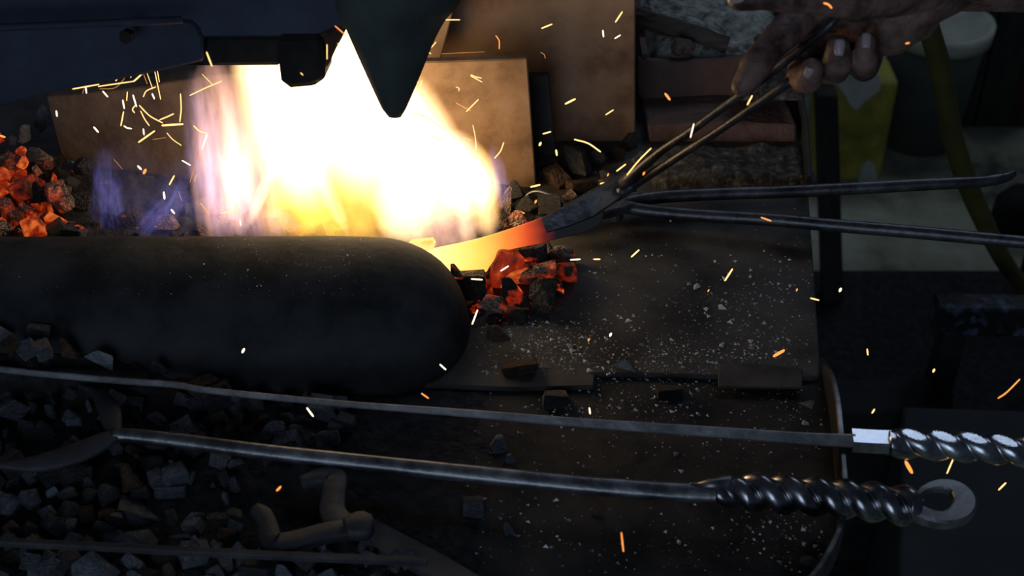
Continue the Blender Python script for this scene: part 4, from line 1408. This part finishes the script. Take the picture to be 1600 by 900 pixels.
SPARKS = []
W, Y_, O, Dm = 'spark_white', 'spark_hot', 'spark_orange', 'spark_dim'
SL = 'before the brown hearth slab'
FL = 'among the blue and lavender flames'
TP = 'before the tan plates'
BN = 'over the bench plate'
DK = 'over the dark floor beside the bench'
HP = 'over the coal heap and tray'
FR = 'in the bright heart of the fire'
for px, wd, m, wh in [
    ([(114, 139), (154, 132)], 2.6, Y_, SL), ([(154, 135), (209, 127)], 2.4, Y_, SL), ([(209, 127), (216, 121), (222, 115)], 3, Y_, SL), ([(134, 137), (135, 145)], 3, W, SL), ([(161, 143), (168, 151)], 3, W, SL),
    ([(182, 124)], 3, Y_, SL), ([(205, 119)], 2.4, Y_, SL), ([(88, 174), (89, 181)], 3.4, W, SL), ([(147, 199), (153, 206)], 3.4, W, SL), ([(0, 212), (7, 214)], 4, O, SL), ([(192, 157), (194, 169)], 3, W, SL), ([(199, 144), (198, 157)], 2, Y_, SL),
    ([(208, 149), (213, 166)], 3, W, SL), ([(211, 165), (207, 171), (210, 176)], 2.2, Y_, SL), ([(193, 175), (189, 196)], 2.6, Y_, SL), ([(194, 197), (199, 200), (205, 201)], 2.6, W, SL), ([(218, 165), (234, 181), (254, 192)], 2.2, Y_, SL), ([(220, 174), (226, 186), (233, 196)], 2, Y_, SL),
    ([(250, 187), (260, 183), (271, 178)], 2.4, Y_, SL), ([(254, 196), (285, 194)], 4, Y_, SL), ([(282, 147), (283, 170), (281, 190)], 2.2, Y_, SL), ([(224, 202), (225, 210)], 3, W, SL), ([(217, 222), (241, 205)], 3.4, Y_, SL), ([(239, 218), (259, 215)], 1.2, Dm, SL),
    ([(261, 208), (270, 218), (283, 227)], 1.6, Y_, SL), ([(242, 112), (251, 155)], 1.8, Y_, SL), ([(246, 111), (249, 128)], 1.6, Y_, SL), ([(224, 115), (230, 131)], 1.4, Dm, SL), ([(230, 115), (238, 137)], 1.4, Y_, SL), ([(224, 151), (229, 142), (243, 136)], 2, Y_, SL), ([(238, 147), (241, 154)], 3, W, SL),
    ([(156, 139), (180, 137), (195, 122)], 1.2, Dm, SL), ([(129, 146), (131, 139)], 1.1, Dm, SL),
    ([(323, 82), (331, 103)], 3, Y_, 'in front of the hood underside'), ([(470, 114), (473, 117)], 2, Y_, 'in front of the hood underside'), ([(511, 70), (511, 92)], 2, Y_, 'in front of the hood underside'), ([(524, 41), (539, 54)], 2.2, O, 'in front of the hood underside'), ([(528, 68), (534, 74)], 2, Y_, 'in front of the hood underside'),
    ([(297, 149), (320, 138), (346, 127)], 2, Y_, SL), ([(316, 116), (333, 133)], 1.2, Y_, SL), ([(303, 197), (312, 205), (323, 208)], 2.2, Y_, FL), ([(323, 211), (316, 232)], 3, W, FL), ([(285, 251), (297, 258)], 2.6, W, FL), ([(272, 275), (265, 288)], 3.2, Y_, FL),
    ([(216, 260), (220, 264)], 4, W, FL), ([(227, 266), (225, 270)], 6, O, FL), ([(256, 301), (257, 310)], 4, W, FL), ([(268, 328), (272, 333)], 3.6, W, FL), ([(313, 317), (327, 336)], 1.6, O, FL), ([(346, 333), (371, 329)], 2.2, Y_, FL), ([(375, 344), (376, 352)], 2.6, W, FL), ([(310, 236), (297, 284)], 1.6, Dm, FL), ([(307, 273), (304, 283)], 1.4, O, FL),
    ([(279, 299), (284, 314)], 1.0, Dm, FL), ([(178, 249), (191, 264)], 1.0, Dm, FL),
    ([(697, 31), (718, 31)], 2.4, Y_, TP), ([(775, 56), (780, 64), (780, 76)], 2, O, TP), ([(668, 79), (674, 74), (681, 66)], 2, Y_, TP), ([(668, 80), (673, 84)], 2, Y_, TP), ([(736, 117), (743, 120), (752, 122)], 2, Y_, TP), ([(736, 119), (753, 128)], 1.8, Y_, TP), ([(713, 136), (717, 138), (717, 142)], 1.6, Y_, TP),
    ([(729, 174), (747, 156)], 2.4, Y_, TP), ([(713, 161), (735, 173)], 1.3, O, TP), ([(651, 117), (653, 130)], 2, Y_, TP), ([(659, 126), (657, 134), (652, 140)], 2, Y_, TP), ([(641, 177), (664, 181)], 2.2, Y_, TP), ([(658, 181), (677, 190), (692, 202)], 2, Y_, TP), ([(677, 212), (688, 220)], 2, Y_, TP),
    ([(739, 196), (743, 217), (744, 235)], 1.6, Y_, TP), ([(724, 216), (730, 217), (736, 220)], 1.6, O, TP), ([(787, 223), (782, 236), (773, 247)], 2.2, Y_, TP), ([(847, 44), (862, 38)], 3, Y_, TP), ([(962, 34), (972, 19)], 3.2, Y_, TP), ([(942, 48), (943, 57)], 3.2, W, TP), ([(961, 60), (969, 55)], 2.6, W, TP),
    ([(884, 162), (898, 155)], 4, Y_, TP), ([(947, 179), (958, 172)], 2.6, Y_, TP), ([(849, 209), (860, 206)], 3, Y_, TP), ([(844, 225)], 4.4, Y_, TP), ([(869, 235), (870, 242)], 4, Y_, TP), ([(898, 218), (919, 224), (938, 237)], 3, Y_, TP), ([(845, 82), (850, 85), (852, 91)], 1.2, Dm, TP), ([(690, 84), (757, 81)], 0.9, Dm, TP),
    ([(980, 273), (998, 251), (1017, 232)], 2.6, Y_, 'beside the held tongs'), ([(964, 267), (977, 257)], 3, Y_, 'beside the held tongs'), ([(939, 287), (949, 286)], 4, Y_, 'beside the held tongs'), ([(830, 292), (843, 289)], 3.6, Y_, 'beside the held tongs'), ([(1006, 271)], 3.6, O, 'beside the held tongs'), ([(950, 273)], 2.6, O, 'beside the held tongs'), ([(837, 315)], 3.6, O, 'beside the held tongs'), ([(811, 330), (819, 333)], 3, O, 'beside the held tongs'),
    ([(958, 333), (975, 325), (993, 317)], 2.8, Y_, 'beside the held tongs'), ([(1040, 147), (1046, 155)], 5, O, 'beside the held tongs'), ([(1168, 163), (1175, 150)], 3.4, Y_, 'beside the held tongs'), ([(1079, 214), (1084, 194)], 3, W, 'beside the held tongs'), ([(1288, 5), (1294, 7), (1299, 12)], 4, O, 'in front of the hand'), ([(1416, 68), (1420, 67)], 3.4, O, 'in front of the hand'),
    ([(763, 360), (774, 353)], 3, Y_, 'over the blade and spilled embers'), ([(783, 423), (794, 416)], 3, W, 'over the blade and spilled embers'), ([(737, 436), (753, 437)], 3, W, 'over the blade and spilled embers'), ([(738, 506), (746, 485)], 3.2, W, 'over the blade and spilled embers'), ([(892, 406), (906, 405)], 3, W, 'over the blade and spilled embers'), ([(928, 405), (937, 405)], 3, Y_, BN), ([(987, 401), (998, 391)], 3.4, Y_, BN), ([(916, 363), (917, 367)], 3.4, Y_, BN), ([(954, 523)], 4, W, BN), ([(920, 531)], 2.6, O, BN),
    ([(616, 406), (621, 384)], 4, Y_, 'before the guard crest'), ([(527, 381), (541, 373)], 3, Y_, 'before the guard crest'), ([(379, 550), (381, 546)], 5, W, 'before the guard'), ([(688, 570), (696, 577)], 3.2, W, 'before the guard'), ([(659, 615), (669, 622)], 3, O, 'before the guard'),
    ([(1133, 438), (1144, 421)], 3.6, Y_, BN), ([(1267, 466), (1279, 469)], 3, Y_, BN), ([(1190, 340), (1204, 345)], 3, O, BN), ([(1210, 556), (1224, 548)], 6, O, BN), ([(1107, 454)], 2.2, O, BN), ([(1245, 453)], 2.4, O, BN), ([(921, 638), (922, 646)], 3, W, BN),
    ([(1313, 453)], 4.4, W, DK), ([(1355, 546), (1356, 554)], 3, Y_, DK), ([(1459, 579)], 4, Y_, DK), ([(1363, 645), (1366, 640)], 3.4, Y_, DK), ([(1416, 723), (1424, 737)], 8, O, DK), ([(1480, 739), (1489, 718)], 3.4, Y_, DK), ([(1561, 765), (1571, 755)], 3.6, Y_, DK), ([(1560, 622), (1573, 613), (1593, 593)], 3, O, DK),
    ([(480, 638), (489, 650)], 3.6, W, HP), ([(433, 766), (438, 761)], 4.4, O, HP), ([(971, 833), (974, 861)], 3, O, HP),
]:
    hoodd = 'hood' in wh
    spark(px, wd, m, wh, d=(depth(PY(px[0][0], px[0][1], -0.10)) if hoodd else None))
buckets = {}
for o, px, wd, m, wh in SPARKS:
    L_ = math.hypot(px[0][0] - px[-1][0], px[0][1] - px[-1][1])
    dx, dy = px[-1][0] - px[0][0], px[-1][1] - px[0][1]
    a = abs(math.degrees(math.atan2(dy, dx)))
    a = min(a, 180 - a)
    if len(px) == 1 or L_ < 6:
        sh = 'dot like'
    else:
        sh = ('long ' if L_ > 20 else 'short ') + ('curved' if len(px) > 2 else 'level' if a < 20 else 'upright' if a > 65 else 'rising' if dx * dy < 0 else 'falling')
    colr = {W: 'whitish', Y_: 'yellow', O: 'orange', Dm: 'faint orange'}[m]
    buckets.setdefault((f'{sh} {colr} spark', wh), []).append((px[len(px) // 2][1], o))
ORD = ['topmost', 'second', 'third', 'fourth', 'fifth', 'sixth', 'seventh', 'eighth', 'ninth', 'tenth', 'eleventh', 'twelfth']
for (kind_, wh), lst in buckets.items():
    lst.sort(key=lambda t: t[0])
    for i, (yy, o) in enumerate(lst):
        if len(lst) == 1:
            lab = f'{kind_} flying {wh}'
        else:
            where = 'lowest' if i == len(lst) - 1 else 'topmost' if i == 0 else ORD[i] + ' from top'
            lab = f'{kind_} flying {wh}, {where} of its kind'
        tag(o, lab, 'spark', f'sparks {wh}')

# ------------------------------------------------------------------ the hand: tapered limbs fused into one skin
def capsule(bm, a, b, ra, rb, n=14, m=7):
    ax = (b - a)
    if ax.length < 1e-6:
        return
    q = ax.to_track_quat('Z', 'Y').to_matrix()
    Lz = ax.length
    rings = []
    for k in range(m + 1):
        th = -math.pi / 2 + math.pi / 2 * k / m
        rings.append((ra * math.cos(th), ra * math.sin(th)))
    for k in range(m + 1):
        th = math.pi / 2 * k / m
        rings.append((rb * math.cos(th), Lz + rb * math.sin(th)))
    V = []
    for r, z in rings:
        r = max(r, 1e-5)
        V.append([bm.verts.new(a + q @ Vector((r * math.cos(2 * math.pi * j / n), r * math.sin(2 * math.pi * j / n), z))) for j in range(n)])
    for A, B in zip(V[:-1], V[1:]):
        for j in range(n):
            bm.faces.new((A[j], A[(j + 1) % n], B[(j + 1) % n], B[j]))
    bm.faces.new(V[0][::-1])
    bm.faces.new(V[-1])


hbm = bmesh.new()


def chain(js):
    """js: (px, py, depth, radius px)"""
    P = [(PD(x, y, d), r * d / F) for x, y, d, r in js]
    for (a, ra), (b, rb) in zip(P[:-1], P[1:]):
        capsule(hbm, a, b, ra, rb)


chain([(1800, -70, 1.00, 84), (1600, -58, .99, 78), (1490, -46, .985, 64)])          # forearm to wrist
chain([(1490, -46, .985, 64), (1420, -10, .985, 62), (1350, 5, .99, 58)])             # palm
chain([(1455, -10, .975, 42), (1390, 40, .985, 48), (1340, 40, 1.0, 40)])              # heel of the hand
chain([(1420, 20, 1.0, 50), (1375, 45, 1.02, 38)])
chain([(1350, 0, .985, 48), (1262, 14, .99, 34)])
chain([(1440, -20, .965, 40), (1340, 2, .945, 33), (1300, -2, .94, 29), (1225, -8, .935, 27.5), (1188, -8, .933, 24), (1158, -6, .933, 24)])  # thumb
chain([(1330, 15, 1.0, 36), (1262, 22, .99, 30), (1218, 58, .972, 27), (1200, 78, .968, 24), (1180, 104, .966, 25), (1170, 120, .968, 22), (1160, 134, .97, 18)])  # index
chain([(1340, 40, 1.01, 34), (1290, 66, 1.02, 28), (1256, 104, 1.01, 25), (1252, 122, .992, 23.5), (1262, 124, .968, 22.5), (1268, 108, .955, 18)])   # middle
chain([(1360, 45, 1.01, 34), (1320, 60, 1.02, 28), (1304, 98, 1.01, 25), (1303, 108, .99, 24), (1308, 98, .966, 23.5), (1310, 74, .957, 19)])   # ring
chain([(1385, 45, 1.01, 34), (1362, 60, 1.02, 26), (1352, 100, 1.005, 23), (1350, 106, .985, 22), (1351, 92, .966, 21), (1353, 66, .958, 17)])     # little finger
me = bpy.data.meshes.new('person')
hbm.to_mesh(me)
hbm.free()
tmp = bpy.data.objects.new('person_raw', me)
COL.objects.link(tmp)
rm = tmp.modifiers.new('r', 'REMESH')
rm.mode = 'VOXEL'
rm.voxel_size = 0.0012
sm_ = tmp.modifiers.new('s', 'SMOOTH')
sm_.factor = 0.5
sm_.iterations = 4
dg = bpy.context.evaluated_depsgraph_get()
dg.update()
me2 = bpy.data.meshes.new_from_object(tmp.evaluated_get(dg))
bpy.data.objects.remove(tmp)
bm = bmesh.new()
bm.from_mesh(me2)
for v in bm.verts:
    v.co += v.normal * (0.0006 * mnoise.noise(v.co * 60) + 0.0004 * mnoise.noise(v.co * 160))
# creases across the finger joints
person = obj('person', bm, M['skin'], smooth=True)
tag(person, 'dark sooty hand and forearm of a person gripping the tongs, index finger pointing down', 'person')


def nail(px, d, wpx, lpx, ang, lab=None, toward=(0, -0.75, 0.65)):
    c = PD(*px, d)
    n = Vector(toward).normalized()
    k = d / F
    a = R(ang)
    ydir = (UP * math.cos(a) + RIGHT * math.sin(a))
    ydir = (ydir - n * ydir.dot(n)).normalized()
    xdir = ydir.cross(n)
    bm = bmesh.new()
    rows = []
    for j in range(7):
        v = j / 6 * 2 - 1
        hw = wpx / 2 * k * (1 - 0.25 * max(0, -v) ** 2 - .18 * max(0, v) ** 4)
        rows.append([c + ydir * v * lpx / 2 * k + xdir * hw * u - n * (0.0013 * u * u + 0.0005 * v * v) for u in (-1, -.5, 0, .5, 1)])
    bm = shell(rows, -n * 0.0012)
    obj('fingernail', bm, M['nail'], person, smooth=True)


def on_skin(px, py):
    bpy.context.view_layer.update()
    o, dr = CAM - person.location, ray(px, py).normalized()
    ok, loc, nn, _ = person.ray_cast(o, dr)
    if not ok:
        return 0.95, Vector((0, -0.75, 0.65))
    return depth(loc + person.location), nn


for (x, y), wd, l, ang in (((1312, 74), 16, 26, 4), ((1354, 62), 15, 24, 4), ((1262, 116), 15, 20, 20), ((1148, -6), 22, 26, -92)):
    d, nn = on_skin(x, y)
    nail((x, y), d - 0.0008, wd, l, ang, toward=nn)

# ------------------------------------------------------------------ things standing on the floor beyond the bench
def lathe(bm, c, prof, n=40, ax=None):
    V = []
    for r, z in prof:
        V.append([bm.verts.new(c + Vector((r * math.cos(2 * math.pi * k / n), r * math.sin(2 * math.pi * k / n), z))) for k in range(n)])
    for A, B in zip(V[:-1], V[1:]):
        for k in range(n):
            bm.faces.new((A[k], A[(k + 1) % n], B[(k + 1) % n], B[k]))
    bm.faces.new(V[0][::-1])
    bm.faces.new(V[-1])
    return bm


bc = PZ(1432, 215, 0.0)
br = 70 * depth(bc) / F
bu = thing('bucket', 'dark green bucket with a pale rim standing on the floor behind the hand', 'bucket', bc)
bh = 0.26
bm = bmesh.new()
lathe(bm, bc, [(br * .8, 0), (br * .84, .005), (br * 1.04, bh), (br * 1.0, bh), (br * .80, .012), (0.001, .012)])
obj('bucket_body', bm, M['bucket'], bu, smooth=True)
bm = bmesh.new()
lathe(bm, bc, [(br * 1.0, bh - .02), (br * 1.12, bh - .022), (br * 1.13, bh + .008), (br * 1.03, bh + .01), (br * 1.0, bh)])
obj('bucket_rim', bm, M['bucket_rim'], bu, smooth=True)
# yellow canister with torn top
yc = PZ(1320, 285, 0.0)
yk = depth(yc) / F
yb = thing('canister', 'dirty yellow plastic canister with torn white top, standing beyond the bench edge', 'canister', yc)
bm = bmesh.new()
hw, hh = 56 * yk, 0.225
box(bm, yc + Vector((0, 0.05, hh / 2)), (hw * 2, 0.10, hh))
bevel(bm, 0.012, 3)
obj('canister_body', bm, M['yellow'], yb, smooth=False)
p0 = yc + Vector((0, -0.004, 0))
ny = Vector((0, -1, 0))
obj('torn_top', slab_px(smooth_path([[1300, 125], [1312, 138], [1322, 152], [1330, 166], [1340, 171], [1350, 160], [1362, 150], [1374, 142], [1374, 118], [1340, 112]], 2), p0, ny, 0.003), M['torn'], yb)
obj('pale_scrape', slab_px([(1340, 285), (1346, 262), (1356, 250), (1366, 256), (1372, 284)], p0, ny, 0.0035), M['torn'], yb)
# post
pc = PZ(1300, 470, 0.0)
bm = bmesh.new()
ptop = PY(1290, 140, pc.y)
kk = depth(pc) / F
A = [pc + Vector((s * 15 * kk, t * .02, 0)) for s, t in ((-1, -1), (1, -1), (1, 1), (-1, 1))]
B = [ptop + Vector((s * 14 * kk, t * .02, 0)) for s, t in ((-1, -1), (1, -1), (1, 1), (-1, 1))]
va, vb = [bm.verts.new(p) for p in A], [bm.verts.new(p) for p in B]
bm.faces.new(va[::-1])
bm.faces.new(vb)
for i in range(4):
    bm.faces.new((va[i], va[(i + 1) % 4], vb[(i + 1) % 4], vb[i]))
bevel(bm, .003)
tag(obj('wooden_post', bm, M['post']), 'dark wooden post standing on the floor in front of the yellow canister', 'post')
# hose
bm = bmesh.new()
hz = [PD(1430, -90, 1.55), PD(1443, 10, 1.6), PD(1470, 110, 1.66), PD(1490, 220, 1.74), PD(1530, 330, 1.85), PD(1590, 438, 2.0), PZ(1680, 520, 0.012)]
tube(bm, hz, [.0125, .0125, .013, .013, .013, .012, .012], 12)
tag(obj('hose', bm, M['hose'], smooth=True), 'thick olive yellow hose hanging down past the wrist to the floor', 'hose')
# stool at the back
sc_ = PZ(1556, 190, 0.0)
kk = depth(sc_) / F
st = thing('stool', 'dark reddish wooden stool leg frame on the floor at the far corner', 'stool', sc_)
for dx, wd, h, mat in ((-14, 30, .34, 'post'), (30, 14, .34, 'redwood'), (-48, 12, .34, 'post')):
    bm = bmesh.new()
    box(bm, sc_ + Vector((dx * kk, 0.0, h / 2)), (wd * kk * 2, .045, h))
    bevel(bm, .003)
    obj('leg', bm, M[mat], st)
bm = bmesh.new()
box(bm, sc_ + Vector((22 * kk, 0.16, .36)), (120 * kk, .30, .04))
bevel(bm, .004)
obj('seat', bm, M['post'], st)
# lower frame of a machine and boards near the bench
mc = PZ(1600, 420, 0.0)
kk = depth(mc) / F
ma_ = thing('machine_stand', 'black iron machine stand with a rounded foot at the far picture edge', 'stand', mc)
bm = bmesh.new()
lathe(bm, PZ(1588, 352, 0.0), [(.045, 0), (.05, .02), (.048, .05), (.03, .075), (.004, .08)], 24)
obj('foot', bm, M['black'], ma_, smooth=True)
bm = bmesh.new()
box(bm, PZ(1612, 470, 0.0) + Vector((0.01, 0.02, .16)), (.055, .05, .32))
bevel(bm, .004)
obj('upright', bm, M['black'], ma_)
# beam at knee height
z = 0.42
b0, b1 = PZ(1468, 483, z), PZ(1720, 487, z)
be = thing('bench_frame', 'black steel beam on short legs, blue glints painted into its colour', 'beam', Vector((b0.x + .1, b0.y, 0)))
bm = slab_pts([b0, b1, b1 + Vector((0, .035, 0)), b0 + Vector((0, .035, 0))], Vector((0, 0, -.045)))
bmesh.ops.recalc_face_normals(bm, faces=bm.faces[:])
bevel(bm, .003)
obj('beam', bm, M['beam'], be)
for xx in (b0.x + .03, b1.x - .02):
    bm = bmesh.new()
    box(bm, Vector((xx, b0.y + .018, (z - .045) / 2)), (.03, .03, z - .045))
    obj('leg', bm, M['black'], be)
# dark board box nearer
z = 0.36
c0, c1, c2, c3 = PZ(1412, 634, z), PZ(1700, 644, z), PZ(1700, 980, z), PZ(1404, 960, z)
bm = slab_pts([c0, c1, c2, c3], Vector((0, 0, -z + .002)))
bmesh.ops.recalc_face_normals(bm, faces=bm.faces[:])
bevel(bm, .003)
tag(obj('crate', bm, M['board']), 'dark grey flat topped crate on the floor under the twisted handles', 'crate')
z = 0.30
c0, c1, c2, c3 = PZ(1296, 592, z), PZ(1490, 588, z), PZ(1490, 640, z), PZ(1296, 645, z)
bm = slab_pts([c0, c1, c2, c3], Vector((0, 0, -z + .004)))
bmesh.ops.recalc_face_normals(bm, faces=bm.faces[:])
bevel(bm, .003)
tag(obj('box', bm, M['black']), 'black sooty box on the floor between bench edge and grey crate', 'box')
a, b = PZ(1290, 640, 0.0), PZ(1660, 425, 0.0)  # black mound added to darken the floor, standing in for shade
bm = mound('coal_dust_and_shade', (a.x - .12, b.x + .1, a.y - .75, b.y), lambda x, y, e, f: 0.003 + min(e, f) * (0.012 + 0.012 * mnoise.noise(Vector((x, y, 0)) * 9)), None, 50, 50)
tag(obj('coal_dust_and_shade', bm, M['coal_dust_and_shade']), 'black mound added to darken the floor beyond the bench edge', 'coal dust', kind='stuff')
